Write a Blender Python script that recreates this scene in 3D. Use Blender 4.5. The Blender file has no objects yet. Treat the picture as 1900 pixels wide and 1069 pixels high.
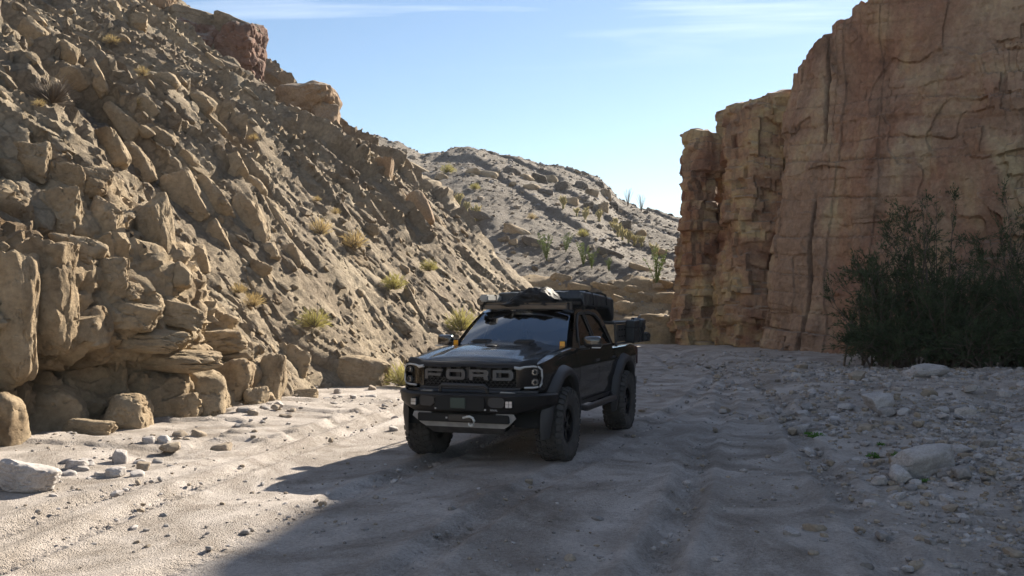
import bpy, bmesh, math, random
import numpy as np
from mathutils import Vector, Matrix, Euler
from mathutils.bvhtree import BVHTree

# ---------------------------------------------------------------- camera, sky, sun
scene = bpy.context.scene
COL = scene.collection
FPX, CAMH, PITCH = 1800.0, 1.93, 0.018          # focal length in photo pixels, eye height, upward tilt
cam_d = bpy.data.cameras.new('camera')
cam_d.sensor_width = 36.0
cam_d.lens = 36.0 * FPX / 1900.0
cam_d.clip_start = 0.1
cam_d.clip_end = 3000.0
cam = bpy.data.objects.new('camera', cam_d)
cam.location = (0, 0, CAMH)
cam.rotation_euler = (math.pi / 2 + PITCH, 0, 0)
COL.objects.link(cam)
scene.camera = cam

SUN_AZ, SUN_EL = math.radians(35.0), math.radians(28.5)   # azimuth right of the view direction (+Y)
SUN_DIR = Vector((math.sin(SUN_AZ) * math.cos(SUN_EL), math.cos(SUN_AZ) * math.cos(SUN_EL), math.sin(SUN_EL)))
world = bpy.data.worlds.new('World')
scene.world = world
world.use_nodes = True
wn, wl = world.node_tree.nodes, world.node_tree.links
wn.clear()
sky_n = wn.new('ShaderNodeTexSky')
sky_n.sky_type = 'NISHITA'
sky_n.sun_disc = False
sky_n.sun_elevation = SUN_EL
sky_n.sun_rotation = SUN_AZ
sky_n.altitude = 300
sky_n.air_density = 1.0
sky_n.dust_density = 0.15
sky_n.ozone_density = 1.6
# thin cirrus streaks high in the sky
tc = wn.new('ShaderNodeTexCoord')
sep = wn.new('ShaderNodeSeparateXYZ'); wl.new(tc.outputs['Generated'], sep.inputs[0])
dv = wn.new('ShaderNodeMath'); dv.operation = 'MAXIMUM'; dv.inputs[1].default_value = 0.05
wl.new(sep.outputs['Z'], dv.inputs[0])
px_ = wn.new('ShaderNodeMath'); px_.operation = 'DIVIDE'; wl.new(sep.outputs['X'], px_.inputs[0]); wl.new(dv.outputs[0], px_.inputs[1])
py_ = wn.new('ShaderNodeMath'); py_.operation = 'DIVIDE'; wl.new(sep.outputs['Y'], py_.inputs[0]); wl.new(dv.outputs[0], py_.inputs[1])
cmb = wn.new('ShaderNodeCombineXYZ'); wl.new(px_.outputs[0], cmb.inputs[0]); wl.new(py_.outputs[0], cmb.inputs[1])
mp = wn.new('ShaderNodeMapping'); mp.inputs['Scale'].default_value = (0.55, 1.7, 1); mp.inputs['Rotation'].default_value = (0, 0, math.radians(-14))
mp.inputs['Location'].default_value = (0.3, 1.45, 0)
wl.new(cmb.outputs[0], mp.inputs[0])
cn = wn.new('ShaderNodeTexNoise'); cn.inputs['Scale'].default_value = 1.0; cn.inputs['Detail'].default_value = 9; cn.inputs['Roughness'].default_value = 0.55
cn.inputs['Distortion'].default_value = 0.5
wl.new(mp.outputs[0], cn.inputs[0])
cr = wn.new('ShaderNodeValToRGB'); cr.color_ramp.elements[0].position = 0.47; cr.color_ramp.elements[1].position = 0.75
cr.color_ramp.elements[0].color = (0, 0, 0, 1); cr.color_ramp.elements[1].color = (0.75, 0.75, 0.75, 1)
wl.new(cn.outputs[0], cr.inputs[0])
cmix = wn.new('ShaderNodeMixRGB'); cmix.inputs['Color2'].default_value = (13, 13.4, 14, 1)
hi_ = wn.new('ShaderNodeMapRange'); hi_.inputs[1].default_value = 0.235; hi_.inputs[2].default_value = 0.33; wl.new(sep.outputs['Z'], hi_.inputs[0])
hm = wn.new('ShaderNodeMath'); hm.operation = 'MULTIPLY'; wl.new(cr.outputs[0], hm.inputs[0]); wl.new(hi_.outputs[0], hm.inputs[1])
wl.new(hm.outputs[0], cmix.inputs[0]); wl.new(sky_n.outputs[0], cmix.inputs[1])
bg = wn.new('ShaderNodeBackground'); bg.inputs['Strength'].default_value = 0.05
wo = wn.new('ShaderNodeOutputWorld')
wl.new(cmix.outputs[0], bg.inputs[0]); wl.new(bg.outputs[0], wo.inputs[0])

sun_d = bpy.data.lights.new('sun', 'SUN')
sun_d.energy = 5.0
sun_d.angle = math.radians(0.53)
sun_d.color = (1.0, 0.90, 0.75)
sun = bpy.data.objects.new('sun', sun_d)
sun.rotation_euler = SUN_DIR.to_track_quat('Z', 'Y').to_euler()
sun.location = (20, 30, 40)
COL.objects.link(sun)

scene.view_settings.view_transform = 'Standard'
scene.view_settings.look = 'None'
scene.view_settings.gamma = 1.0
scene.view_settings.use_curve_mapping = False
scene.view_settings.exposure = 1.55
scene.cycles.max_bounces = 8
scene.cycles.transparent_max_bounces = 12

# ---------------------------------------------------------------- small helpers
RNG = random.Random(7)
def px_ray(x, y):
    """direction through a photo pixel (1900 x 1069)"""
    u = (x - 950.0) / FPX; v = (534.5 - y) / FPX
    c, s = math.cos(PITCH), math.sin(PITCH)
    return Vector((u, c - v * s, s + v * c)).normalized()
def ground_at(x, y):
    d = px_ray(x, y); k = -CAMH / d.z
    return Vector((d.x * k, d.y * k, 0))
def at_depth(x, y, Y):
    d = px_ray(x, y); k = Y / d.y
    return Vector((d.x * k, Y, CAMH + d.z * k))

def tag(o, label=None, cat=None, group=None, kind=None):
    if label: o['label'] = label
    if cat: o['category'] = cat
    if group: o['group'] = group
    if kind: o['kind'] = kind
    return o
def mesh_np(name, V, F, mat=None, smooth=True, sharp=0):
    """fast mesh from numpy arrays; F is (n,3) or (n,4)"""
    V = np.ascontiguousarray(V, dtype=np.float32); F = np.ascontiguousarray(F, dtype=np.int32)
    me = bpy.data.meshes.new(name)
    n, k = F.shape
    me.vertices.add(len(V)); me.vertices.foreach_set('co', V.ravel())
    me.loops.add(n * k); me.loops.foreach_set('vertex_index', F.ravel())
    me.polygons.add(n)
    me.polygons.foreach_set('loop_start', np.arange(0, n * k, k, dtype=np.int32))
    me.polygons.foreach_set('loop_total', np.full(n, k, dtype=np.int32))
    me.polygons.foreach_set('use_smooth', np.full(n, smooth, dtype=bool))
    me.update(calc_edges=True)
    me.validate()
    if mat: me.materials.append(mat)
    if sharp: me.set_sharp_from_angle(angle=math.radians(sharp))
    return me
def link(name, me, parent=None, loc=None, rot=None, scale=None):
    o = bpy.data.objects.new(name, me); COL.objects.link(o)
    if parent: o.parent = parent
    if loc is not None: o.location = loc
    if rot is not None: o.rotation_euler = rot
    if scale is not None: o.scale = scale
    return o
def empty(name, loc=(0, 0, 0), rz=0):
    o = bpy.data.objects.new(name, None); COL.objects.link(o)
    o.location = loc; o.rotation_euler = (0, 0, rz); o.empty_display_size = 0.1
    return o
def grid_faces(nu, nv):
    i = np.arange(nu - 1)[:, None]; j = np.arange(nv - 1)[None, :]
    a = (i * nv + j).ravel()
    return np.stack([a, a + nv, a + nv + 1, a + 1], 1)

# ---------------------------------------------------------------- numpy noise
def _hash(ix, iy, iz, seed):
    h = (ix.astype(np.int64) * 374761393 + iy.astype(np.int64) * 668265263 + iz.astype(np.int64) * 2147483647 + seed * 974711) & 0xFFFFFFFF
    h = ((h ^ (h >> 13)) * 1274126177) & 0xFFFFFFFF
    h = (h ^ (h >> 16))
    h = (h * 2246822519) & 0xFFFFFFFF
    return ((h ^ (h >> 15)) & 0xFFFFFF) / float(0xFFFFFF)
def vnoise(x, y, z=None, seed=0):
    """smooth value noise in -1..1"""
    x = np.asarray(x, float); y = np.asarray(y, float)
    x0 = np.floor(x); y0 = np.floor(y); fx = x - x0; fy = y - y0
    fx = fx * fx * fx * (fx * (fx * 6 - 15) + 10); fy = fy * fy * fy * (fy * (fy * 6 - 15) + 10)
    if z is None:
        zz = np.zeros_like(x0)
        a = _hash(x0, y0, zz, seed); b = _hash(x0 + 1, y0, zz, seed); c = _hash(x0, y0 + 1, zz, seed); d = _hash(x0 + 1, y0 + 1, zz, seed)
        return ((a * (1 - fx) + b * fx) * (1 - fy) + (c * (1 - fx) + d * fx) * fy) * 2 - 1
    z = np.asarray(z, float); z0 = np.floor(z); fz = z - z0; fz = fz * fz * (3 - 2 * fz)
    r = 0
    for dz in (0, 1):
        a = _hash(x0, y0, z0 + dz, seed); b = _hash(x0 + 1, y0, z0 + dz, seed); c = _hash(x0, y0 + 1, z0 + dz, seed); d = _hash(x0 + 1, y0 + 1, z0 + dz, seed)
        l = (a * (1 - fx) + b * fx) * (1 - fy) + (c * (1 - fx) + d * fx) * fy
        r = r + l * (fz if dz else 1 - fz)
    return r * 2 - 1
def fbm(x, y, z=None, oct=4, seed=0, gain=0.5):
    r = 0; a = 1.0; t = 0
    for o in range(oct):
        f = 2.03 ** o
        r = r + a * vnoise(x * f + 17.3 * o, y * f - 9.1 * o, None if z is None else z * f + 3.7 * o, seed + o)
        t += a; a *= gain
    return r / t
def voro(x, y, seed=0, jit=0.9):
    """2-D Voronoi: f1, f2, three random numbers of the nearest cell, offset to its centre"""
    xi = np.floor(x); yi = np.floor(y)
    f1 = np.full(x.shape, 9.0); f2 = np.full(x.shape, 9.0)
    bx = np.zeros(x.shape); by = np.zeros(x.shape); dx1 = np.zeros(x.shape); dy1 = np.zeros(x.shape)
    zz = np.zeros_like(xi)
    for i in (-1, 0, 1):
        for j in (-1, 0, 1):
            cx = xi + i; cy = yi + j
            dx = cx + 0.5 + (_hash(cx, cy, zz, seed) - 0.5) * jit - x
            dy = cy + 0.5 + (_hash(cx, cy, zz + 1, seed) - 0.5) * jit - y
            d = np.hypot(dx, dy)
            m = d < f1
            f2 = np.where(m, f1, np.minimum(f2, d))
            bx = np.where(m, cx, bx); by = np.where(m, cy, by)
            dx1 = np.where(m, dx, dx1); dy1 = np.where(m, dy, dy1)
            f1 = np.where(m, d, f1)
    r1 = _hash(bx, by, zz + 2, seed); r2 = _hash(bx, by, zz + 3, seed); r3 = _hash(bx, by, zz + 4, seed)
    return f1, f2, r1, r2, r3, -dx1, -dy1
def blocks(x, y, seed, crack=0.16, tilt=0.9, dome=0.5):
    """broken-rock relief: each Voronoi cell its own tilted, slightly domed facet with a crack round it (about -1..1)"""
    f1, f2, r1, r2, r3, ox, oy = voro(x, y, seed)
    e = np.clip((f2 - f1) / crack, 0, 1); e = e * e * (3 - 2 * e)
    h = (r1 - 0.5) * 1.1 + tilt * ((r2 - 0.5) * ox + (r3 - 0.5) * oy) * 1.6 - dome * f1 * f1
    return h * (0.35 + 0.65 * e) - (1 - e) * 0.55
def sstep(a, b, x):
    t = np.clip((x - a) / (b - a), 0, 1); return t * t * (3 - 2 * t)

# ---------------------------------------------------------------- materials
def new_mat(name):
    m = bpy.data.materials.new(name); m.use_nodes = True
    return m, m.node_tree.nodes, m.node_tree.links, m.node_tree.nodes['Principled BSDF']
def plain(name, col, rough=0.5, metal=0.0, coat=0.0, spec=0.5, bump=0.0, bscale=60, vary=0.0, vscale=3):
    m, n, l, b = new_mat(name)
    b.inputs['Base Color'].default_value = (*col, 1); b.inputs['Roughness'].default_value = rough
    b.inputs['Metallic'].default_value = metal; b.inputs['Coat Weight'].default_value = coat
    b.inputs['Specular IOR Level'].default_value = spec
    tcn = n.new('ShaderNodeTexCoord')
    if vary > 0:
        nz = n.new('ShaderNodeTexNoise'); nz.inputs['Scale'].default_value = vscale; nz.inputs['Detail'].default_value = 6
        l.new(tcn.outputs['Object'], nz.inputs[0])
        rp = n.new('ShaderNodeValToRGB'); rp.color_ramp.elements[0].position = 0.3; rp.color_ramp.elements[1].position = 0.7
        rp.color_ramp.elements[0].color = (*[c * (1 - vary) for c in col], 1); rp.color_ramp.elements[1].color = (*[min(1, c * (1 + vary)) for c in col], 1)
        l.new(nz.outputs[0], rp.inputs[0]); l.new(rp.outputs[0], b.inputs['Base Color'])
    if bump > 0:
        nb = n.new('ShaderNodeTexNoise'); nb.inputs['Scale'].default_value = bscale; nb.inputs['Detail'].default_value = 4
        l.new(tcn.outputs['Object'], nb.inputs[0])
        bp = n.new('ShaderNodeBump'); bp.inputs['Strength'].default_value = bump; bp.inputs['Distance'].default_value = 0.01
        l.new(nb.outputs[0], bp.inputs['Height']); l.new(bp.outputs[0], b.inputs['Normal'])
    return m
def rocky(name, stops, scale=0.7, fine=14.0, bump=0.6, bdist=0.05, rough=0.92, top=None, topamt=0.6, stretch=(1, 1, 1), rot=(0, 0, 0), crack=0.0, speck=None, warp=0.8, debris=None, bed=0.0, patch=None, pebble=0.0):
    """stone / earth: colour patches from noise, finer mottling, optional dust on upward faces, grain relief"""
    m, n, l, b = new_mat(name)
    b.inputs['Roughness'].default_value = rough; b.inputs['Specular IOR Level'].default_value = 0.25
    geo = n.new('ShaderNodeNewGeometry')
    mp = n.new('ShaderNodeMapping'); mp.inputs['Scale'].default_value = stretch; mp.inputs['Rotation'].default_value = rot
    l.new(geo.outputs['Position'], mp.inputs[0])
    n1 = n.new('ShaderNodeTexNoise'); n1.inputs['Scale'].default_value = scale; n1.inputs['Detail'].default_value = 8; n1.inputs['Roughness'].default_value = 0.62
    n1.inputs['Distortion'].default_value = warp
    l.new(mp.outputs[0], n1.inputs[0])
    rp = n.new('ShaderNodeValToRGB')
    els = rp.color_ramp.elements
    els[0].position, els[0].color = stops[0][0], (*stops[0][1], 1)
    els[1].position, els[1].color = stops[-1][0], (*stops[-1][1], 1)
    for p, c in stops[1:-1]:
        e = els.new(p); e.color = (*c, 1)
    l.new(n1.outputs[0], rp.inputs[0])
    n2 = n.new('ShaderNodeTexNoise'); n2.inputs['Scale'].default_value = fine; n2.inputs['Detail'].default_value = 8; n2.inputs['Roughness'].default_value = 0.7
    l.new(geo.outputs['Position'], n2.inputs[0])
    r2 = n.new('ShaderNodeMapRange'); r2.inputs[1].default_value = 0.3; r2.inputs[2].default_value = 0.7; r2.inputs[3].default_value = 0.72; r2.inputs[4].default_value = 1.2
    l.new(n2.outputs[0], r2.inputs[0])
    mu = n.new('ShaderNodeMixRGB'); mu.blend_type = 'MULTIPLY'; mu.inputs[0].default_value = 1.0
    l.new(rp.outputs[0], mu.inputs[1]); l.new(r2.outputs[0], mu.inputs[2])
    col = mu.outputs[0]
    if top is not None:
        sp = n.new('ShaderNodeSeparateXYZ'); l.new(geo.outputs['Normal'], sp.inputs[0])
        ad = n.new('ShaderNodeMath'); ad.operation = 'MULTIPLY_ADD'; ad.inputs[1].default_value = 0.5
        l.new(n2.outputs[0], ad.inputs[0]); l.new(sp.outputs['Z'], ad.inputs[2])
        mr = n.new('ShaderNodeMapRange'); mr.inputs[1].default_value = 0.75; mr.inputs[2].default_value = 1.15; mr.inputs[3].default_value = 0; mr.inputs[4].default_value = topamt
        l.new(ad.outputs[0], mr.inputs[0])
        mx = n.new('ShaderNodeMixRGB'); mx.inputs['Color2'].default_value = (*top, 1)
        l.new(mr.outputs[0], mx.inputs[0]); l.new(col, mx.inputs[1]); col = mx.outputs[0]
    if patch is not None:                             # broad stained areas of another stone colour
        mp3 = n.new('ShaderNodeMapping'); mp3.inputs['Scale'].default_value = (1, 1, 0.55); l.new(geo.outputs['Position'], mp3.inputs[0])
        np_ = n.new('ShaderNodeTexNoise'); np_.inputs['Scale'].default_value = patch[1]; np_.inputs['Detail'].default_value = 6; np_.inputs['Roughness'].default_value = 0.6; np_.inputs['Distortion'].default_value = 1.0; l.new(mp3.outputs[0], np_.inputs[0])
        pr = n.new('ShaderNodeMapRange'); pr.inputs[1].default_value = patch[2]; pr.inputs[2].default_value = patch[3]; pr.inputs[3].default_value = 0; pr.inputs[4].default_value = patch[4]; l.new(np_.outputs[0], pr.inputs[0])
        pm = n.new('ShaderNodeMixRGB'); pm.blend_type = 'MULTIPLY'; pm.inputs['Color2'].default_value = (*patch[0], 1); l.new(pr.outputs[0], pm.inputs[0]); l.new(col, pm.inputs[1]); col = pm.outputs[0]
    if debris is not None:                            # loose dirt lying in the chutes (stored per vertex)
        at = n.new('ShaderNodeAttribute'); at.attribute_name = 'debris'
        mx = n.new('ShaderNodeMixRGB'); mx.inputs['Color2'].default_value = (*debris, 1)
        m2 = n.new('ShaderNodeMixRGB'); m2.blend_type = 'MULTIPLY'; m2.inputs[0].default_value = 1.0; m2.inputs[1].default_value = (*debris, 1); l.new(r2.outputs[0], m2.inputs[2]); l.new(m2.outputs[0], mx.inputs['Color2'])
        l.new(at.outputs['Fac'], mx.inputs[0]); l.new(col, mx.inputs[1]); col = mx.outputs[0]
    if speck is not None:
        vs = n.new('ShaderNodeTexVoronoi'); vs.inputs['Scale'].default_value = speck[1]
        l.new(geo.outputs['Position'], vs.inputs[0])
        sr = n.new('ShaderNodeMapRange'); sr.inputs[1].default_value = speck[2]; sr.inputs[2].default_value = speck[2] * 0.5; sr.inputs[3].default_value = 0; sr.inputs[4].default_value = 0.8
        l.new(vs.outputs['Distance'], sr.inputs[0])
        mx = n.new('ShaderNodeMixRGB'); mx.inputs['Color2'].default_value = (*speck[0], 1)
        l.new(sr.outputs[0], mx.inputs[0]); l.new(col, mx.inputs[1]); col = mx.outputs[0]
    l.new(col, b.inputs['Base Color'])
    n3 = n.new('ShaderNodeTexNoise'); n3.inputs['Scale'].default_value = fine * 1.7; n3.inputs['Detail'].default_value = 10; n3.inputs['Roughness'].default_value = 0.72
    l.new(geo.outputs['Position'], n3.inputs[0])
    h = n3.outputs[0]
    if crack > 0:
        vc = n.new('ShaderNodeTexVoronoi'); vc.feature = 'DISTANCE_TO_EDGE'; vc.inputs['Scale'].default_value = 3.2
        wv = n.new('ShaderNodeMixRGB'); wv.blend_type = 'ADD'; wv.inputs[0].default_value = 0.25
        l.new(mp.outputs[0], wv.inputs[1]); l.new(n2.outputs['Color'], wv.inputs[2]); l.new(wv.outputs[0], vc.inputs[0])
        cm = n.new('ShaderNodeMapRange'); cm.inputs[1].default_value = 0; cm.inputs[2].default_value = 0.05; cm.inputs[3].default_value = -crack; cm.inputs[4].default_value = 0
        l.new(vc.outputs['Distance'], cm.inputs[0])
        aa = n.new('ShaderNodeMath'); aa.operation = 'ADD'; l.new(h, aa.inputs[0]); l.new(cm.outputs[0], aa.inputs[1]); h = aa.outputs[0]
    if pebble > 0:                                    # fine gravel grains, denser in patches
        for sc_, am in ((48, 0.9), (110, 0.5)):
            vp = n.new('ShaderNodeTexVoronoi'); vp.inputs['Scale'].default_value = sc_; l.new(geo.outputs['Position'], vp.inputs[0])
            pk = n.new('ShaderNodeMapRange'); pk.inputs[1].default_value = 0.45; pk.inputs[2].default_value = 0.1; pk.inputs[3].default_value = 0; pk.inputs[4].default_value = am * pebble; l.new(vp.outputs['Distance'], pk.inputs[0])
            mk = n.new('ShaderNodeMapRange'); mk.inputs[1].default_value = 0.42; mk.inputs[2].default_value = 0.6; l.new(n1.outputs[0], mk.inputs[0]); mk.inputs[3].default_value = 1.0; mk.inputs[4].default_value = 0.25
            mm = n.new('ShaderNodeMath'); mm.operation = 'MULTIPLY'; l.new(pk.outputs[0], mm.inputs[0]); l.new(mk.outputs[0], mm.inputs[1])
            ag = n.new('ShaderNodeMath'); ag.operation = 'ADD'; l.new(h, ag.inputs[0]); l.new(mm.outputs[0], ag.inputs[1]); h = ag.outputs[0]
    if bed > 0:                                       # bedding: thin uneven layers with sharp lips
        mb = n.new('ShaderNodeMapping'); mb.inputs['Scale'].default_value = (0.35, 0.35, 3.4); mb.inputs['Rotation'].default_value = (0.06, 0.05, 0); l.new(geo.outputs['Position'], mb.inputs[0])
        nbd = n.new('ShaderNodeTexNoise'); nbd.inputs['Scale'].default_value = 1.0; nbd.inputs['Detail'].default_value = 7; nbd.inputs['Roughness'].default_value = 0.6; l.new(mb.outputs[0], nbd.inputs[0])
        sn = n.new('ShaderNodeMath'); sn.operation = 'SNAP'; sn.inputs[1].default_value = 0.045; l.new(nbd.outputs[0], sn.inputs[0])
        ma_ = n.new('ShaderNodeMath'); ma_.operation = 'MULTIPLY_ADD'; ma_.inputs[1].default_value = bed; l.new(sn.outputs[0], ma_.inputs[0]); l.new(h, ma_.inputs[2]); h = ma_.outputs[0]
    bp = n.new('ShaderNodeBump'); bp.inputs['Strength'].default_value = bump; bp.inputs['Distance'].default_value = bdist
    l.new(h, bp.inputs['Height']); l.new(bp.outputs[0], b.inputs['Normal'])
    return m

M_SLOPE = rocky('slope_rock', [(0.28, (0.148, 0.113, 0.080)), (0.45, (0.262, 0.208, 0.146)), (0.6, (0.336, 0.274, 0.193)), (0.75, (0.395, 0.326, 0.238))], 0.55, 10, 1.0, 0.07, crack=0.25, debris=(0.15, 0.127, 0.103), patch=((0.68, 0.66, 0.66), 0.35, 0.46, 0.60, 0.75))
M_ROCK = rocky('sandstone', [(0.28, (0.196, 0.144, 0.092)), (0.45, (0.323, 0.251, 0.165)), (0.72, (0.411, 0.324, 0.219))], 0.9, 11, 0.9, 0.05, crack=0.12, bed=1.6, patch=((0.72, 0.66, 0.60), 0.5, 0.5, 0.62, 0.8))
M_ROCK2 = rocky('brown_sandstone', [(0.3, (0.204, 0.132, 0.081)), (0.5, (0.281, 0.191, 0.119)), (0.72, (0.340, 0.246, 0.153))], 1.2, 14, 0.5, 0.03, top=(0.30, 0.26, 0.21))
M_RED = rocky('red_sandstone', [(0.3, (0.145, 0.088, 0.068)), (0.5, (0.20, 0.115, 0.085)), (0.72, (0.255, 0.165, 0.12))], 0.8, 9, 0.9, 0.06, top=(0.27, 0.235, 0.195), topamt=0.9, stretch=(1, 1, 1.6), bed=2.0)
M_GRAN = rocky('pale_granite', [(0.3, (0.306, 0.283, 0.269)), (0.7, (0.442, 0.408, 0.387))], 4, 40, 0.4, 0.01, speck=((0.12, 0.11, 0.11), 90, 0.25))
M_GREY = rocky('grey_stone', [(0.3, (0.183, 0.170, 0.161)), (0.7, (0.305, 0.282, 0.268))], 5, 40, 0.4, 0.01)
M_TANST = rocky('tan_stone', [(0.3, (0.234, 0.187, 0.140)), (0.7, (0.343, 0.289, 0.226))], 5, 40, 0.4, 0.01)
M_GROUND = rocky('wash_sand', [(0.30, (0.270, 0.226, 0.189)), (0.42, (0.372, 0.324, 0.283)), (0.54, (0.450, 0.400, 0.360)), (0.70, (0.516, 0.466, 0.427))], 0.6, 26, 1.0, 0.03, speck=((0.17, 0.15, 0.135), 34, 0.2), warp=2.0, pebble=1.0)
M_HILL = rocky('hill_gravel', [(0.3, (0.114, 0.096, 0.078)), (0.5, (0.160, 0.137, 0.114)), (0.72, (0.201, 0.178, 0.150))], 0.22, 5, 1.0, 0.15, speck=((0.27, 0.255, 0.235), 3.0, 0.15))
M_CLIFF = rocky('cliff_sandstone', [(0.28, (0.166, 0.112, 0.080)), (0.38, (0.282, 0.189, 0.132)), (0.48, (0.351, 0.239, 0.165)), (0.56, (0.410, 0.306, 0.200)), (0.66, (0.458, 0.377, 0.237)), (0.76, (0.341, 0.230, 0.157))],
                0.30, 5, 1.0, 0.07, stretch=(1.0, 1.0, 0.45), top=(0.22, 0.18, 0.15), warp=1.8, bed=4.5, patch=((0.86, 0.70, 0.66), 0.16, 0.46, 0.58, 0.9))
M_TOWER = rocky('banded_sandstone', [(0.28, (0.144, 0.091, 0.067)), (0.40, (0.259, 0.160, 0.108)), (0.50, (0.345, 0.226, 0.145)), (0.60, (0.422, 0.320, 0.180)), (0.70, (0.384, 0.286, 0.166)), (0.8, (0.259, 0.160, 0.108))],
                0.6, 6, 1.0, 0.07, stretch=(0.6, 0.6, 1.1), rot=(0.12, 0.05, 0), top=(0.27, 0.23, 0.19), bed=4.5, patch=((0.62, 0.48, 0.46), 0.45, 0.48, 0.60, 0.9))
M_BANK = rocky('ochre_bank', [(0.3, (0.173, 0.130, 0.086)), (0.5, (0.274, 0.202, 0.122)), (0.7, (0.324, 0.245, 0.144))], 0.8, 10, 0.6, 0.05)

# ---------------------------------------------------------------- rock shapes
_ico = {}
def ico(sub):
    if sub not in _ico:
        bm = bmesh.new(); bmesh.ops.create_icosphere(bm, subdivisions=sub, radius=1.0)
        _ico[sub] = (np.array([v.co[:] for v in bm.verts]), np.array([[v.index for v in f.verts] for f in bm.faces])); bm.free()
    return _ico[sub]
def rock_shape(seed, sub=4, planes=13, p=14, rough=0.10, box=0.6, freq=1.6, strata=0.0):
    """unit rock: soft intersection of half spaces (box: share of blocky axis planes) plus roughness"""
    D, F = ico(sub); r = np.random.RandomState(seed)
    N = r.normal(size=(planes, 3)); N /= np.linalg.norm(N, axis=1)[:, None]
    d = r.uniform(0.72, 1.0, planes)
    ax = np.array([[1, 0, 0], [-1, 0, 0], [0, 1, 0], [0, -1, 0], [0, 0, 1], [0, 0, -1]], float) + r.normal(size=(6, 3)) * 0.16
    ax /= np.linalg.norm(ax, axis=1)[:, None]
    N = np.vstack([N, ax]); d = np.concatenate([d, np.full(6, 1.0 - 0.35 * box) * r.uniform(0.85, 1.1, 6)])
    q = np.maximum(D @ N.T, 0.02) / d[None, :]
    R = (q ** p).sum(1) ** (-1.0 / p)
    P = D * R[:, None]
    nz = fbm(P[:, 0] * freq + seed, P[:, 1] * freq, P[:, 2] * freq, 4, seed, 0.55)
    P = P * (1 + rough * nz)[:, None]
    if sub >= 4:
        c1 = np.abs(fbm(P[:, 0] * freq * 1.3 + 5, P[:, 1] * freq * 1.3 + seed, P[:, 2] * freq * 2.4, 3, seed + 3, 0.5))
        c2 = fbm(P[:, 0] * freq * 5, P[:, 1] * freq * 5 + seed, P[:, 2] * freq * 6, 3, seed + 4, 0.6)
        c3 = fbm(P[:, 0] * freq * 2.2, P[:, 1] * freq * 2.2 - seed, P[:, 2] * freq * 2.8, 2, seed + 5) * 4; c3 = (np.floor(c3) + np.clip((c3 - np.floor(c3)) * 5, 0, 1)) / 4
        P = P * (1 - rough * 0.6 * np.exp(-(c1 / 0.04) ** 2) + rough * 0.22 * c2 + rough * 0.6 * c3)[:, None]
    if strata > 0:
        P[:, :2] *= (1 + strata * np.sign(np.sin(P[:, 2] * 9 + seed + nz)) * 0.5)[:, None]
    P /= np.abs(P).max(0)[None, :]
    return P, F
def rock_mesh(seed, mat, dims=(1, 1, 1), smooth=True, **k):
    P, F = rock_shape(seed, **k)
    return mesh_np('rock', P * np.array(dims)[None, :], F, mat, smooth, 28)
def scatter_mesh(name, pts, sizes, mats, seed, shapes=14, sub=1, flat=0.75, normals=None, parent=None, kind='stuff', stretch=1.0, along=None):
    """many small stones joined in one object"""
    r = np.random.RandomState(seed)
    lib = [rock_shape(seed * 31 + i, sub=sub, planes=7, p=10, rough=0.16, box=0.4) for i in range(shapes)]
    n = len(pts); F0 = lib[0][1]; nv = len(lib[0][0])
    base = np.stack([l[0] for l in lib])[r.randint(0, shapes, n)]             # n,nv,3
    sc = sizes[:, None] * np.stack([r.uniform(0.8, 1.3, n) * stretch, r.uniform(0.7, 1.1, n), r.uniform(0.5, 0.95, n) * flat / 0.75], 1)
    base = base * sc[:, None, :]
    tilt = r.uniform(-0.5, 0.5, (n, 2)); a = r.uniform(0, 2 * np.pi, n)
    if along is not None: a = r.normal(0, 0.45, n)
    ca, sa = np.cos(a), np.sin(a)
    X = base[:, :, 0] * ca[:, None] - base[:, :, 1] * sa[:, None]; Yv = base[:, :, 0] * sa[:, None] + base[:, :, 1] * ca[:, None]
    Z = base[:, :, 2] + tilt[:, 0:1] * X * 0.5 + tilt[:, 1:2] * Yv * 0.5
    if along is None:
        V = np.stack([X, Yv, Z], 2)
    else:                                            # local x runs along 'along', z along the surface normal
        e1, e2, e3 = along
        V = X[..., None] * e1 + Yv[..., None] * e2 + Z[..., None] * e3
    V = (V + pts[:, None, :]).reshape(-1, 3)
    F = (F0[None, :, :] + (np.arange(n) * nv)[:, None, None]).reshape(-1, 3)
    me = mesh_np(name, V, F, None, False)
    for m in mats: me.materials.append(m)
    me.polygons.foreach_set('material_index', np.repeat(r.randint(0, len(mats), n), len(F0)).astype(np.int32))
    o = link(name, me, parent)
    if kind: o['kind'] = kind
    return o
# ---------------------------------------------------------------- the wash floor
TRUCK_LOC, TRUCK_YAW = Vector((-0.244, 12.43, 0.0)), -0.344
RUTS = [[(-5.3, 4.5), (-4.75, 7), (-3.9, 11), (-3.2, 14), (-2.0, 20), (0.5, 30)],
        [(-4.3, 4.5), (-3.85, 7), (-3.1, 11), (-2.55, 14), (-1.6, 19), (1.2, 30)],
        [(-3.4, 4.5), (-2.3, 8), (-1.1, 11.6), (0.0, 14.7), (2.0, 20), (5.0, 30), (6.0, 45)],
        [(-1.6, 4.5), (-0.6, 8), (0.55, 11.3), (1.65, 14.2), (3.5, 19.5), (6.5, 30), (7.0, 45)],
        [(0.2, 4.5), (1.2, 8), (2.6, 13), (4.2, 19), (6.0, 28), (6.6, 45)],
        [(2.2, 4.5), (3.0, 8), (4.0, 13), (5.2, 19), (6.8, 28), (7.2, 45)]]
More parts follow.
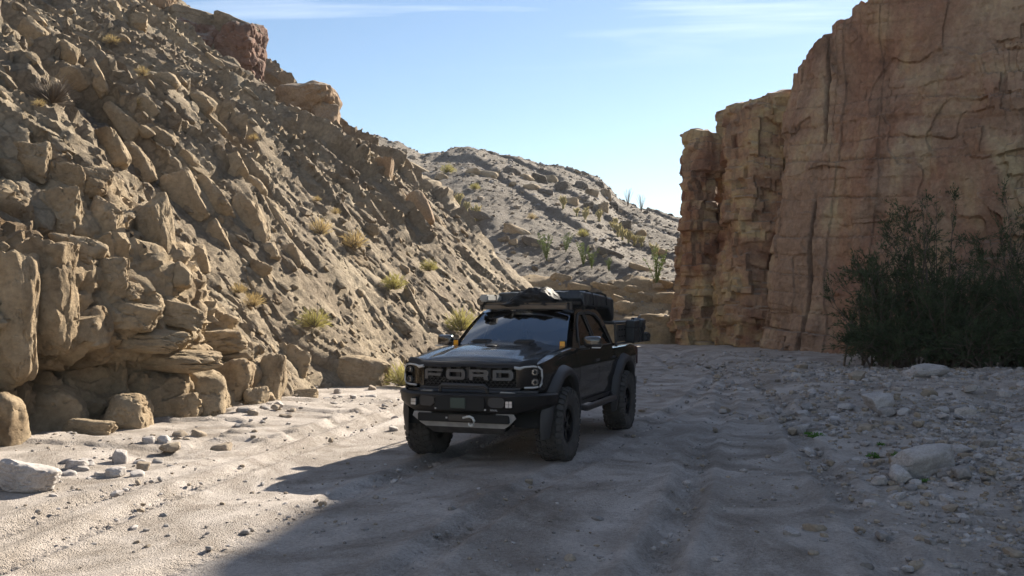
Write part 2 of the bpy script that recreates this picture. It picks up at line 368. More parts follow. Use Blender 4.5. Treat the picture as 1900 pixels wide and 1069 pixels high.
def ground_z(x, y):
    x = np.asarray(x, float); y = np.asarray(y, float)
    z = 0.055 * fbm(x * 0.28, y * 0.28, None, 3, 11) + 0.018 * fbm(x * 1.1, y * 1.1, None, 3, 12)
    c, s = math.cos(-TRUCK_YAW), math.sin(-TRUCK_YAW)
    lx = (x - TRUCK_LOC.x) * c - (y - TRUCK_LOC.y) * s; ly = (x - TRUCK_LOC.x) * s + (y - TRUCK_LOC.y) * c
    m = np.maximum(np.abs(lx) - 1.3, np.abs(ly - 1.6) - 2.6)
    fl = 0.12 + 0.88 * sstep(0.0, 1.6, m)
    bank = sstep(3.0, 6.5, x - 0.10 * (y - 12)) * sstep(6, 11, y) * (1 - 0.5 * sstep(20, 30, y))
    z = z * fl + 0.24 * bank + 0.13 * bank * fbm(x * 0.9, y * 0.9, None, 4, 13)
    hol = np.exp(-((x - 4.6) / 0.9) ** 2 - ((y - 8.3) / 1.3) ** 2) * 0.07   # washed hollow on the right
    z = z - hol
    lf = sstep(-3.6, -5.2, x - 0.22 * (y - 14)) * sstep(30, 22, y)
    z = z + 0.10 * lf                                                      # sandy shelf below the slope
    led = sstep(0.0, 0.12, fbm(x * 0.8, y * 1.6, None, 3, 19)) * sstep(-2.7, -3.4, x - 0.26 * (y - 15)) * sstep(11.5, 13.5, y) * sstep(21, 18, y)
    z = z + 0.06 * led
    far = sstep(30, 44, y)
    return z + 0.12 * far
def ruts_z(x, y):
    z = np.zeros_like(x)
    for k, pts in enumerate(RUTS):
        P = np.array(pts); xc = np.interp(y, P[:, 1], P[:, 0]) + 0.12 * vnoise(y * 0.22, y * 0 + k, None, 40 + k)
        sl = np.gradient(P[:, 0], P[:, 1]); cs = 1 / np.sqrt(1 + np.interp(y, P[:, 1], sl) ** 2)
        d = (x - xc) * cs
        amp = (0.62 + 0.38 * vnoise(y * 0.35 + 5 * k, x * 0, None, 50)) * sstep(4.0, 5.5, y) * sstep(46, 40, y)
        g = np.exp(-(d / 0.15) ** 4)
        z += amp * (-0.066 * g + 0.046 * np.exp(-((np.abs(d) - 0.25) / 0.08) ** 2))
        tr = np.sin(y * 52 + np.sign(d) * 1.2 + np.abs(d) * 26)
        z += amp * g * 0.014 * np.where(tr > 0.1, 1, -1) * (vnoise(y * 0.6 + k, x * 0, None, 51) > -0.35)
    return z
def build_ground():
    ys = [-300, -120, -50, -20, -8, -3, 0, 1.5, 2.6, 3.4]
    y = 4.0
    while y < 50: ys.append(y); y *= 1.0043
    ys += [54, 62, 80, 120, 220, 500, 1200]
    ys = np.array(ys)
    u = np.linspace(-1, 1, 345)
    hw = np.maximum(0.62 * np.abs(ys), 3.0)
    outer = np.array([0.4, 1, 2, 4, 8, 16, 40, 100, 300, 900])
    Xr = [np.concatenate([-(h + outer[::-1]), u * h, h + outer]) for h in hw]
    X = np.stack(Xr); Y = np.repeat(ys[:, None], X.shape[1], 1)
    Z = ground_z(X, Y)
    fine = sstep(3.0, 4.5, Y) * sstep(60, 45, Y) * (np.abs(X) < 0.64 * np.maximum(Y, 5))
    Z = Z + fine * (ruts_z(X, Y) + 0.008 * fbm(X * 4.5, Y * 4.5, None, 4, 21, 0.6) + 0.013 * np.maximum(0, blocks(X * 7, Y * 7, 22)) * sstep(-0.2, 0.5, fbm(X * 0.5, Y * 0.5, None, 2, 23)))
    Z = np.where((Y < 2) | (Y > 70), Z * 0.3, Z)
    V = np.stack([X, Y, Z], 2).reshape(-1, 3)
    me = mesh_np('ground', V, grid_faces(*X.shape)[:, ::-1], M_GROUND)
    o = link('ground', me); o['kind'] = 'structure'
    return o
ground = build_ground()

# ---------------------------------------------------------------- the sunlit rock slope on the left
E_DIR = np.array([0.30, 0.954]); D_DIR = np.array([-0.954, 0.30])
FOOT = np.array([(-12.5, -14), (-9.6, 0), (-8.6, 6), (-7.3, 10), (-6.6, 12.5), (-5.95, 14.3), (-5.0, 15.6), (-4.3, 18), (-4.05, 21), (-2.9, 22.9), (-1.2, 30), (1.5, 38), (2.6, 41.2)])
def foot_xy(y): return np.interp(y, FOOT[:, 1], FOOT[:, 0])
PR_FAR = np.array([(0, -0.15), (0.15, 0.25), (0.75, 0.95), (2.0, 2.45), (4, 4.45), (6, 6.2), (8, 7.95), (10, 9.2), (13, 11.3), (16, 13.4), (20, 16.2), (26, 20.3), (34, 25)])
PR_NEAR = np.array([(0.40, -0.15), (0.50, 0.15), (0.68, 0.55), (0.95, 0.86), (1.18, 0.98), (1.20, 1.06), (0.35, 1.20), (0.12, 1.55), (0.15, 2.1), (0.55, 2.75), (1.2, 3.4), (2.0, 4.15),
                    (4, 5.9), (6, 7.4), (8, 8.8), (10, 10.1), (13, 12.0), (16, 13.9), (20, 16.5), (26, 20.4), (34, 25)])
def _resample(P, n):
    d = np.concatenate([[0], np.cumsum(np.hypot(*np.diff(P, axis=0).T))]); t = d / d[-1]
    return t, d[-1]
def slope_base(nu, nv, tpow=1.25):
    """rows along the foot, columns up the slope"""
    a = np.concatenate([np.linspace(-14, 7.5, max(8, nu // 14)), np.geomspace(8.2, 41.0, nu - max(8, nu // 14))])
    v = np.linspace(0, 1, nv) ** tpow
    def prof(P):
        # common parameter: by arc length, matched beyond z = 4
        d = np.concatenate([[0], np.cumsum(np.hypot(*np.diff(P, axis=0).T))]); return np.interp(v, d / d[-1], P[:, 0]), np.interp(v, d / d[-1], P[:, 1])
    rf, zf = prof(PR_FAR); rn, zn = prof(PR_NEAR)
    w = sstep(18.6, 15.6, a)[:, None]                # near outcrop
    w = w * (0.75 + 0.25 * vnoise(a * 0.6, a * 0, None, 60))[:, None]
    r = rf[None] * (1 - w) + rn[None] * w; z = zf[None] * (1 - w) + zn[None] * w
    fx = foot_xy(a)[:, None]; fy = a[:, None]
    X = fx + D_DIR[0] * r; Y = fy + D_DIR[1] * r; Z = z
    # beyond the far end the spur falls away behind its crest
    k = 30
    ext = np.linspace(0.15, 9, k)[:, None]
    X2 = X[-1:] + E_DIR[0] * ext; Y2 = Y[-1:] + E_DIR[1] * ext; Z2 = Z[-1:] - 0.02 * ext - 0.9 * np.maximum(0, ext - 0.8)
    X = np.vstack([X, X2]); Y = np.vstack([Y, Y2]); Z = np.vstack([Z, Z2])
    S = np.concatenate([a, 41.0 + ext[:, 0]])[:, None] + 0 * X
    d = np.concatenate([np.zeros((X.shape[0], 1)), np.cumsum(np.sqrt(np.diff(X, axis=1) ** 2 + np.diff(Y, axis=1) ** 2 + np.diff(Z, axis=1) ** 2), axis=1)], 1)
    return X, Y, Z, S, d
def grid_normals(X, Y, Z):
    P = np.stack([X, Y, Z], 2)
    du = np.gradient(P, axis=0); dv = np.gradient(P, axis=1)
    N = np.cross(du, dv); N /= np.linalg.norm(N, axis=2)[..., None] + 1e-9
    return N
def build_slope():
    X, Y, Z, S, T = slope_base(620, 530)
    N = grid_normals(X, Y, Z)
    if N[:, 100, 0].mean() < 0: N = -N
    # relief in slope metres: s along the foot, t up the slope; blocks stretched down-slope
    ws = 0.9 * fbm(S * 0.35, T * 0.35, None, 3, 61); wt = 0.9 * fbm(S * 0.35 + 9, T * 0.35, None, 3, 62)
    s = S + ws + 0.25 * T; t = T + wt
    hi = sstep(3.0, 7.0, Z + 0.8 * fbm(S * 0.3, T * 0.3, None, 2, 63))          # above the massive base
    rub = sstep(-0.15, 0.35, fbm(S * 0.22 + 3, T * 0.12, None, 3, 64))          # rubbly stripes running down-slope
    low = (1 - hi) * sstep(20, 16, S)
    h = 0.45 * fbm(s * 0.30, t * 0.14, None, 3, 65)
    rn = fbm(s * 0.42, t * 0.07, None, 3, 72) + 0.35 * fbm(s * 1.1, t * 0.16, None, 2, 59)
    rib = sstep(-0.18, 0.10, rn) - 0.5 * sstep(0.10, 0.7, rn)                  # steep-sided ribs of bedrock between dirt chutes
    chute = hi * (1 - sstep(-0.30, 0.02, rn)) * sstep(-0.3, 0.25, fbm(S * 0.25 + 5, T * 0.2, None, 2, 58) + 0.15)
    h += 0.75 * rib * hi
    amp = 1 - 0.72 * chute
    h += 0.32 * blocks(s * 0.62, t * 0.20, 66, 0.07, 2.0, 0.1) * (1 - 0.35 * rub) * (0.35 + 0.65 * hi) * amp 
    h += 0.19 * blocks(s * 2.0 + 5, t * 0.50, 67, 0.07, 2.1, 0.05) * (0.3 + 0.7 * hi) * amp 
    h += 0.115 * blocks(s * 4.8, t * 1.35 + 2, 68, 0.09, 2.1, 0.0) * (0.25 + 0.75 * hi) * (0.4 + 0.6 * amp)
    h += 0.06 * (0.4 + 0.6 * rub) * hi * blocks(s * 10.0, t * 4.0, 69, 0.14, 1.9, 0.0)
    h += 0.03 * fbm(s * 6, t * 6, None, 3, 70, 0.6) * (0.3 + 0.7 * hi)
    nearw = sstep(19.5, 16.5, S) * sstep(4.6, 3.0, Z)
    jq = S * 1.25 + 0.35 * fbm(S * 0.9, Z * 0.7, None, 3, 74); jf = jq - np.floor(jq); jr = _hash(np.floor(jq), np.floor(Z * 0.8 + 3 * _hash(np.floor(jq), 0 * jq, 0 * jq, 75)), 0 * jq, 76)
    bq = Z * 2.3 + 0.5 * fbm(S * 0.5, Z * 0.5, None, 3, 77); bf = bq - np.floor(bq); br = _hash(np.floor(bq), np.floor(S * 0.55), 0 * bq, 78)
    h += nearw * (0.24 * fbm(S * 0.9, Z * 1.3, None, 3, 71) + 0.34 * (jr - 0.5) - 0.26 * np.exp(-(np.minimum(jf, 1 - jf) / 0.045) ** 2) * (jr > 0.3)
                  + 0.12 * (br - 0.5) - 0.10 * np.exp(-(np.minimum(bf, 1 - bf) / 0.06) ** 2) * (br > 0.45) + 0.04 * fbm(S * 4, Z * 5, None, 4, 79, 0.6) + 0.15 * blocks(S * 1.7, Z * 2.0, 57, 0.07, 1.9, 0.1) + 0.06 * blocks(S * 4.6, Z * 5.2, 56, 0.10, 1.8, 0.1))
    h *= sstep(-0.2, 0.4, Z) * 0.8 + 0.2
    X = X + N[..., 0] * h; Y = Y + N[..., 1] * h; Z = Z + N[..., 2] * h
    V = np.stack([X, Y, Z], 2)
    me = mesh_np('rock_slope', V.reshape(-1, 3), grid_faces(*X.shape), M_SLOPE, True, 34); me.materials.append(M_ROCK)
    me.polygons.foreach_set('material_index', (nearw[:-1, :-1].ravel() > 0.35).astype(np.int32))
    at = me.attributes.new('debris', 'FLOAT', 'POINT'); at.data.foreach_set('value', np.clip(chute * 0.9 + 0.25 * rub * hi, 0, 1).ravel().astype(np.float32))
    global SLOPE_CHUTE
    SLOPE_CHUTE = chute
    o = link('rock_slope', me); o['kind'] = 'structure'
    return o, V, N
rock_slope, SLOPE_V, SLOPE_N = build_slope()
def bvh_of(V, step=2):
    W = V[::step, ::step]; F = grid_faces(W.shape[0], W.shape[1])
    return BVHTree.FromPolygons([tuple(p) for p in W.reshape(-1, 3).tolist()], F.tolist())
SLOPE_BVH = bvh_of(SLOPE_V, 4)

# ---------------------------------------------------------------- the far hill
RIDGE_PX = [(300, 200), (500, 215), (635, 232), (700, 247), (780, 285), (870, 280), (960, 296), (1060, 320), (1110, 338), (1150, 380), (1200, 396), (1270, 412), (1400, 430), (1700, 420)]
def build_hill():
    RY = 88.0
    rx = np.array([(p[0] - 950) / FPX * RY for p in RIDGE_PX]); rz = np.array([CAMH + (567 - p[1]) / FPX * RY for p in RIDGE_PX])
    ys = np.concatenate([np.linspace(42.2, 47, 50), np.geomspace(47.15, 90, 190), np.linspace(92, 170, 30)])
    xs = np.concatenate([[-120, -70, -45], np.linspace(-30, 26, 400), [38, 55, 90, 160]])
    X, Y = np.meshgrid(xs, ys, indexing='ij')
    foot = 44.6 + 0.5 * fbm(X * 0.35, X * 0, None, 3, 80) + 0.03 * np.maximum(0, X - 8) + 0.25 * np.maximum(0, -1 - X)
    d = Y - foot
    R = np.interp(X * (RY / np.maximum(Y, 60)), rx, rz)
    k = np.clip((d - 4) / (RY - 50), 0, 1.0)
    Z = -0.25 + 1.65 * sstep(0, 0.75, d) + 0.9 * sstep(0.8, 3.6, d) + 0.75 * sstep(3.4, 4.3, d) + (R - 3.05) * (k ** 0.92)
    Z = np.where(Y > RY, Z - 0.15 * (Y - RY), Z)
    # diagonal ledges, gullies
    a = X * 0.75 + Y * 0.42 + 2.4 * fbm(X * 0.08, Y * 0.08, None, 2, 81)
    up = sstep(3, 9, d)
    Z = Z + up * (0.5 * fbm(X * 0.12, Y * 0.12, None, 4, 82) + 0.35 * np.maximum(0, vnoise(a * 0.30, X * 0.05, None, 83)) ** 1.5)
    lam = (X + 0.35 * Y) * 0.17 + 0.5 * fbm(X * 0.1, Y * 0.1, None, 2, 84)
    st = lam - np.floor(lam); Z = Z + up * 0.4 * (sstep(0.0, 0.12, st) - st)
    cr = np.exp(-((Y - 85) / 3.5) ** 2)
    Z = Z + cr * 0.2 * blocks(X * 0.45, Y * 0.45, 85)
    Z = Z + sstep(0.3, 1.5, d) * (0.06 * blocks(X * 0.9, Y * 0.9, 86, 0.2, 1.6, 0.1) + 0.06 * blocks(X * 2.1, Y * 2.1, 87, 0.2, 1.6, 0.1) + 0.05 * fbm(X * 3, Y * 3, None, 3, 88))
    face = sstep(0.0, 0.3, d) * sstep(5.0, 3.0, d)
    Y2 = Y + face * (0.22 * fbm(X * 0.9, Z * 2.6, None, 4, 89) + 0.12 * np.sign(np.sin(Z * 7 + X * 0.9)) )
    V = np.stack([X, Y2, Z], 2)
    me = mesh_np('far_hill', V.reshape(-1, 3), grid_faces(*X.shape), M_HILL)
    me.materials.append(M_BANK)
    dm = d[:-1, :-1].ravel()
    me.polygons.foreach_set('material_index', (dm < 4.2 + 0.8 * np.sin(X[:-1, :-1].ravel() * 1.3)).astype(np.int32))
    o = link('far_hill', me); o['kind'] = 'structure'
    return o, V
far_hill, HILL_V = build_hill()
HILL_BVH = bvh_of(HILL_V, 2)

# ---------------------------------------------------------------- the shaded cliff on the right with its two towers
def polyline(P, n):
    P = np.array(P, float); d = np.concatenate([[0], np.cumsum(np.hypot(*np.diff(P, axis=0).T))])
    t = np.linspace(0, d[-1], n); return np.stack([np.interp(t, d, P[:, 0]), np.interp(t, d, P[:, 1])], 1), t
def strata(z, x, seed):
    q = z * 1.35 + 0.35 * fbm(x * 0.25, z * 0.3, None, 3, seed)
    f = q - np.floor(q); r = _hash(np.floor(q), q * 0, q * 0, seed + 5)
    q2 = z * 4.1 + 0.5 * fbm(x * 0.5, z * 0.5, None, 2, seed + 1); r2 = _hash(np.floor(q2), q2 * 0, q2 * 0, seed + 6)
    return (r - 0.5) * 1.0 - 0.5 * np.exp(-(f / 0.07) ** 2) + 0.3 * (r2 - 0.5)
def build_cliff():
    plan = [(12.4, 45), (11.4, 42), (10.75, 39.5), (10.9, 38.6), (11.6, 37.4), (13.0, 35.6), (14.6, 34.2), (16.5, 32.9), (19.5, 31), (23, 27), (25.5, 19), (27, 8), (28, -12)]
    fine, t1 = polyline(plan[1:9], 480)
    pts = np.vstack([[plan[0]], fine, polyline(plan[8:], 40)[0][1:]])
    n = len(pts)
    tan = np.gradient(pts, axis=0); tan /= np.linalg.norm(tan, axis=1)[:, None]
    # smooth the normals so that the relief does not fan out at corners
    nor = np.stack([-np.abs(tan[:, 1]) * 0 + tan[:, 1], -tan[:, 0]], 1)
    ker = np.ones(25) / 25
    nor = np.stack([np.convolve(np.pad(nor[:, i], 12, mode='edge'), ker, 'valid') for i in (0, 1)], 1); nor /= np.linalg.norm(nor, axis=1)[:, None]
    cen = np.array([24, 45.0]); 
    if ((pts - cen) * nor).sum(1)[n // 3] < 0: nor = -nor
    s = np.concatenate([[0], np.cumsum(np.hypot(*np.diff(pts, axis=0).T))])
    # crest height along the wall
    hx = np.array([0, 3.0, 5.2, 6.4, 7.6, 8.9, 10.2, 11.8, 14, 18, 24, 32, 45, 70]); hz = np.array([9.6, 10.0, 10.8, 11.9, 12.4, 13.0, 13.6, 14.9, 17.5, 19.0, 19.5, 18, 17, 15])
    H = np.interp(s, hx, hz) + (0.25 + 0.75 * sstep(12.5, 10.5, s)) * 0.4 * fbm(s * 0.8, s * 0, None, 3, 90) + sstep(12.5, 10.5, s) * 0.6 * (_hash(np.floor(s * 1.1), s * 0, s * 0, 91) - 0.5) + sstep(12.5, 10.5, s) * 0.4 * (_hash(np.floor(s * 3.1), s * 0, s * 0, 107) - 0.5)
    nf = 290
    v = np.linspace(0, 1, nf)
    Z = -0.3 + (H[:, None] + 0.3) * v[None]
    S = s[:, None] + 0 * Z
    off = 0.9 * (1 - v[None]) ** 3 * 1.0 - 0.7 * v[None] ** 2            # flared foot, leaning back
    off = off + 0.55 * fbm(S * 0.28, Z * 0.16, None, 4, 92)
    off = off + 0.15 * strata(Z + 0.08 * S, S, 93) * (0.45 + 0.55 * sstep(-0.2, 0.5, fbm(S * 0.3, Z * 0.3, None, 2, 94)))
    jt = S * 0.55 + 0.25 * fbm(S * 0.4, Z * 0.25, None, 3, 95); fj = jt - np.floor(jt); rj = _hash(np.floor(jt), jt * 0, jt * 0, 96)
    off = off + 0.4 * (rj - 0.5) - 0.7 * np.exp(-((fj - 0.5) / 0.035) ** 2) * (rj > 0.55) * sstep(-0.3, 0.2, fbm(S * 0.2, Z * 0.3, None, 2, 106))
    wS = S + 1.1 * fbm(S * 0.5, Z * 0.5, None, 3, 97); wZ = Z + 0.9 * fbm(S * 0.4 + 4, Z * 0.5, None, 3, 98)
    rb = _hash(np.floor(wS * 0.75 + 0.37 * np.floor(wZ * 0.55)), np.floor(wZ * 0.55), 0 * wS, 99)
    rc = _hash(np.floor(wS * 1.9 + 0.5 * np.floor(wZ * 1.6)), np.floor(wZ * 1.6), 0 * wS, 103)
    rug = sstep(-0.1, 0.4, fbm(S * 0.3 + 7, Z * 0.25, None, 3, 104))
    off = off + 0.60 * (rb - 0.5) * (0.25 + 0.75 * rug) + 0.30 * (rc - 0.5) * (0.15 + 0.85 * rug) + 0.14 * fbm(S * 1.3, Z * 1.0, None, 4, 105, 0.6) + 0.03 * fbm(S * 5, Z * 5, None, 3, 100, 0.6)
    X = pts[:, 0:1] + nor[:, 0:1] * off; Y = pts[:, 1:2] + nor[:, 1:2] * off
    # top: set back and rising a little, then running back as a plateau
    back = np.array([0.25, 0.6, 1.1, 1.8, 2.8, 4.2, 6.5, 10, 16, 28])
    Xt = X[:, -1:] - nor[:, 0:1] * back; Yt = Y[:, -1:] - nor[:, 1:2] * back
    Zt = Z[:, -1:] + 0.12 + 0.35 * fbm(Xt * 0.7, Yt * 0.7, None, 3, 101) - 0.02 * back
    X = np.hstack([X, Xt]); Y = np.hstack([Y, Yt]); Z = np.hstack([Z, Zt])
    V = np.stack([X, Y, Z], 2)
    o = link('cliff', mesh_np('cliff', V.reshape(-1, 3), grid_faces(*X.shape), M_CLIFF, True, 32)); o['kind'] = 'structure'
    return o, V
cliff, CLIFF_V = build_cliff()
def build_tower(name, plan, top, seed, lean, label):
    """free-standing rock tower from a closed plan loop, stacked in uneven beds"""
    P = plan + [plan[0]]
    pts, s = polyline(P, 190); pts = pts[:-1]; s = s[:-1]
    for _ in range(3): pts = (np.roll(pts, 1, 0) + pts * 2 + np.roll(pts, -1, 0)) / 4
    c = pts.mean(0); n = len(pts)
    tan = np.roll(pts, -1, 0) - np.roll(pts, 1, 0); tan /= np.linalg.norm(tan, axis=1)[:, None]
    nor = np.stack([tan[:, 1], -tan[:, 0]], 1)
    if ((pts - c) * nor).sum() < 0: nor = -nor
    nf = 170; v = np.linspace(0, 1, nf)
    ang = np.arctan2(pts[:, 1] - c[1], pts[:, 0] - c[0])
    Z = -0.3 + (top + 0.3) * v[None] + sstep(0.8, 1, v[None]) * (0.22 * (pts[:, 0] - c[0]) * (-1 if seed == 201 else 0.5) + 0.16 * fbm(pts[:, 0] * 1.2, pts[:, 1] * 1.2, None, 3, seed))[:, None]
    cx, cy = np.cos(ang) * 3, np.sin(ang) * 3
    A = pts[:, 0:1] + 0 * Z; B = pts[:, 1:2] + 0 * Z
    off = 0.45 * (1 - v[None]) ** 3 + 0.22 * fbm(A * 0.5, B * 0.5, Z * 0.4, 4, seed + 1)
    wZ = Z + 0.12 * (A + B) + 0.35 * fbm(A * 0.6, B * 0.6, Z * 0.5, 3, seed + 3)
    wS = (A - B) + 0.3 * fbm(A * 0.9, B * 0.9, Z * 0.9, 2, seed + 8)
    rb = _hash(np.floor(wS * 0.9 + 0.4 * np.floor(wZ * 0.7)), np.floor(wZ * 0.7), 0 * wS, seed + 4)
    rc = _hash(np.floor(wS * 2.2 + 0.5 * np.floor(wZ * 2.1)), np.floor(wZ * 2.1), 0 * wS, seed + 9)
    off = off + 0.13 * strata(wZ, A + B, seed + 2) + 0.55 * (rb - 0.5) + 0.28 * (rc - 0.5) + 0.14 * fbm(A * 1.6, B * 1.6, Z * 1.6, 3, seed + 6) + 0.03 * fbm(A * 5, B * 5, Z * 5, 3, seed + 10)
    off = off - 0.08 * sstep(0.98, 1.0, v[None]) ** 2
    X = A + nor[:, 0:1] * off + lean[0] * v[None]; Y = B + nor[:, 1:2] * off + lean[1] * v[None]
    # cap
    for k in (0.75, 0.45, 0.15):
        xc = X[:, nf - 1:nf].mean(); yc = Y[:, nf - 1:nf].mean()
        X = np.hstack([X, xc + (X[:, nf - 1:nf] - xc) * k]); Y = np.hstack([Y, yc + (Y[:, nf - 1:nf] - yc) * k])
        Z = np.hstack([Z, Z[:, nf - 1:nf] + 0.10 + 0.12 * fbm(X[:, -1:] * 2, Y[:, -1:] * 2, None, 2, seed + 7)])
    X = np.vstack([X, X[:1]]); Y = np.vstack([Y, Y[:1]]); Z = np.vstack([Z, Z[:1]])
    o = link(name, mesh_np(name, np.stack([X, Y, Z], 2).reshape(-1, 3), grid_faces(*X.shape), M_TOWER, True, 32))
    return tag(o, label, 'rock tower', 'rock towers at the end of the cliff')
build_tower('rock_tower', [(7.9, 45.2), (7.9, 43.6), (8.45, 43.0), (9.12, 43.15), (9.9, 45.6), (8.5, 46.4)], 9.75, 201, (0.15, 0), 'slender free-standing sandstone tower at the cliff end, lowest and farthest left')
build_tower('rock_tower', [(9.35, 43.6), (9.3, 41.6), (9.9, 40.4), (11.6, 39.9), (12.6, 43), (10.6, 44.6)], 10.75, 231, (0.05, 0.2), 'broader sandstone tower between the slender tower and the main cliff wall')
# ---------------------------------------------------------------- rocks of the slope
SLOPE_UP = Vector((D_DIR[0] * 0.70, D_DIR[1] * 0.70, 0.71)).normalized()
SLOPE_ALONG = Vector((E_DIR[0], E_DIR[1], 0)).normalized()
SLOPE_NOR = SLOPE_ALONG.cross(SLOPE_UP).normalized()
if SLOPE_NOR.z < 0: SLOPE_NOR = -SLOPE_NOR
CAMV = Vector((0, 0, CAMH))
def hit(bvh, x, y):
    r = bvh.ray_cast(CAMV, px_ray(x, y), 400.0)
    return r[0], r[1]
def slope_rock(cx, cy, w, h, tilt=0, depth=0.8, sink=0.25, seed=1, mat=None, parent=rock_slope, name='rock', bvh=None, Y=None, yaw=0.0, **k):
    """a block embedded in the slope: photo centre, width, height and lean give its place and size"""
    if Y is None:
        p, n = hit(bvh or SLOPE_BVH, cx, cy)
        if p is None: return None
    else: p = at_depth(cx, cy, Y)
    sc = p.y / FPX
    W, H = w * sc * 0.5, h * sc * 0.5
    Dp = depth * min(W, H) * 1.15
    ray = px_ray(cx, cy)
    p = p + ray * (Dp * sink * 2 - Dp * 0.4)
    kk = dict(sub=5, planes=11, p=16, rough=0.10, box=0.7); kk.update(k)
    me = rock_mesh(seed, mat or M_ROCK, (W, Dp, H), **kk)
    o = link(name, me, parent, p, Euler((RNG.uniform(-0.08, 0.08), math.radians(tilt), yaw + RNG.uniform(-0.12, 0.12))))
    return o
# foot of the slope: water-worn boulders, then the undercut outcrop with its bulges and beds, then the blocks above
FOOT_ROCKS = [  # cx, cy, w, h, tilt, depth, seed
    (85, 765, 175, 120, 4, 1.1, 301), (10, 790, 90, 130, 0, 1.0, 302), (233, 772, 92, 92, 8, 0.9, 303), (292, 745, 150, 112, 12, 1.0, 304),
    (375, 738, 120, 110, 14, 1.0, 305), (432, 718, 100, 122, 22, 0.9, 306), (497, 712, 62, 118, 14, 0.9, 307), (530, 690, 92, 112, 26, 0.9, 308),
    (560, 735, 62, 40, 0, 1.0, 309), (588, 672, 54, 66, -18, 0.9, 310), (160, 800, 120, 50, 4, 0.9, 311), (470, 745, 50, 60, 8, .9, 312)]
for (cx, cy, w, h, t, d, sd) in FOOT_ROCKS:
    b = ground_at(cx, cy + h * 0.42)
    slope_rock(cx, cy, w, h, t, d, 0.2, sd, Y=b.y + 0.42 * d * min(w, h) * b.y / FPX + 0.12, p=9, rough=0.13, planes=9, box=0.3, freq=1.0)
OUTCROP = [
    (22, 590, 95, 270, 0, 0.7, 0.2, 320), (85, 560, 105, 230, -6, 0.7, 0.25, 321), (165, 610, 100, 90, 0, 0.9, 0.15, 322), (95, 500, 110, 110, 8, 0.7, 0.3, 323),
    (150, 480, 100, 80, 12, 0.8, 0.25, 324), (60, 655, 130, 70, -4, 0.8, 0.3, 325), (165, 660, 110, 50, -12, 0.9, 0.3, 326),
    (290, 668, 260, 46, 1, 1.6, 0.4, 327), (250, 632, 190, 46, 2, 1.4, 0.4, 328), (385, 636, 140, 52, -3, 1.5, 0.3, 329), (420, 668, 110, 40, -6, 1.3, 0.35, 330),
    (240, 590, 110, 60, 10, 0.9, 0.3, 331), (320, 582, 120, 50, 12, 0.9, 0.3, 332), (400, 595, 90, 44, 16, 0.9, 0.3, 333), (25, 400, 100, 90, 5, 0.7, 0.3, 334),
    (110, 400, 90, 100, 0, 0.6, 0.35, 335), (160, 340, 90, 70, 10, 0.6, 0.3, 336), (190, 420, 70, 110, 4, 0.6, 0.35, 337), (200, 520, 80, 90, 0, .6, .35, 338),
    (120, 330, 80, 60, 12, .6, .3, 339), (60, 300, 80, 80, 10, .6, .3, 340), (20, 330, 60, 70, 0, .6, .3, 341), (235, 545, 60, 50, 18, .8, .25, 342), (275, 560, 60, 46, 22, .8, .25, 343)]
for (cx, cy, w, h, t, d, sk, sd) in OUTCROP:
    slope_rock(cx, cy, w * 1.06, h * 1.06, t, d, sk + 0.10, sd, rough=0.17, p=10, box=0.45, freq=1.1)
BLOCKS = [
    (292, 450, 84, 190, -6, 0.5, 0.3, 350), (340, 365, 90, 120, -32, 0.6, 0.25, 351), (395, 375, 62, 110, -30, 0.6, 0.3, 352), (458, 415, 70, 124, -28, 0.6, 0.2, 353),
    (515, 415, 46, 110, -34, 0.5, 0.3, 354), (362, 480, 50, 70, -12, 0.8, 0.2, 355), (330, 515, 60, 60, -18, 0.8, 0.25, 356), (250, 310, 64, 110, -26, 0.6, 0.3, 357),
    (205, 280, 60, 90, -26, 0.6, 0.3, 358), (228, 230, 50, 100, -38, 0.5, 0.3, 359), (180, 148, 34, 84, -28, 0.6, 0.2, 360), (140, 152, 56, 60, -40, 0.6, 0.3, 361),
    (310, 155, 46, 40, -20, 0.8, 0.2, 362), (380, 195, 60, 40, 40, 0.7, 0.3, 363), (430, 310, 52, 60, -30, 0.6, 0.3, 364), (395, 235, 60, 34, 42, 0.7, 0.3, 365),
    (215, 30, 44, 60, -30, 0.7, 0.3, 366), (250, 45, 60, 50, -20, 0.7, 0.25, 367), (120, 95, 60, 44, 36, 0.6, 0.3, 368), (60, 60, 60, 44, 38, 0.6, .3, 369),
    (480, 505, 50, 44, 30, 0.7, 0.3, 370), (540, 480, 44, 60, -30, 0.7, 0.3, 371), (300, 260, 60, 40, 40, 0.7, .3, 372), (345, 300, 50, 40, 38, .7, .3, 373),
    (400, 440, 40, 70, -25, .6, .3, 374), (500, 470, 36, 50, -30, .7, .3, 375), (470, 350, 44, 60, -34, .6, .3, 376), (270, 200, 60, 40, 42, .6, .3, 377)]
for (cx, cy, w, h, t, d, sk, sd) in BLOCKS:
    slope_rock(cx, cy, w, h, t, d, sk + 0.08, sd, rough=0.14, p=16, box=0.7, freq=1.2, sub=5 if w * h > 5000 else 4)
def place_thing(o, label, cat, group=None):
    o.parent = None; return tag(o, label, cat, group)
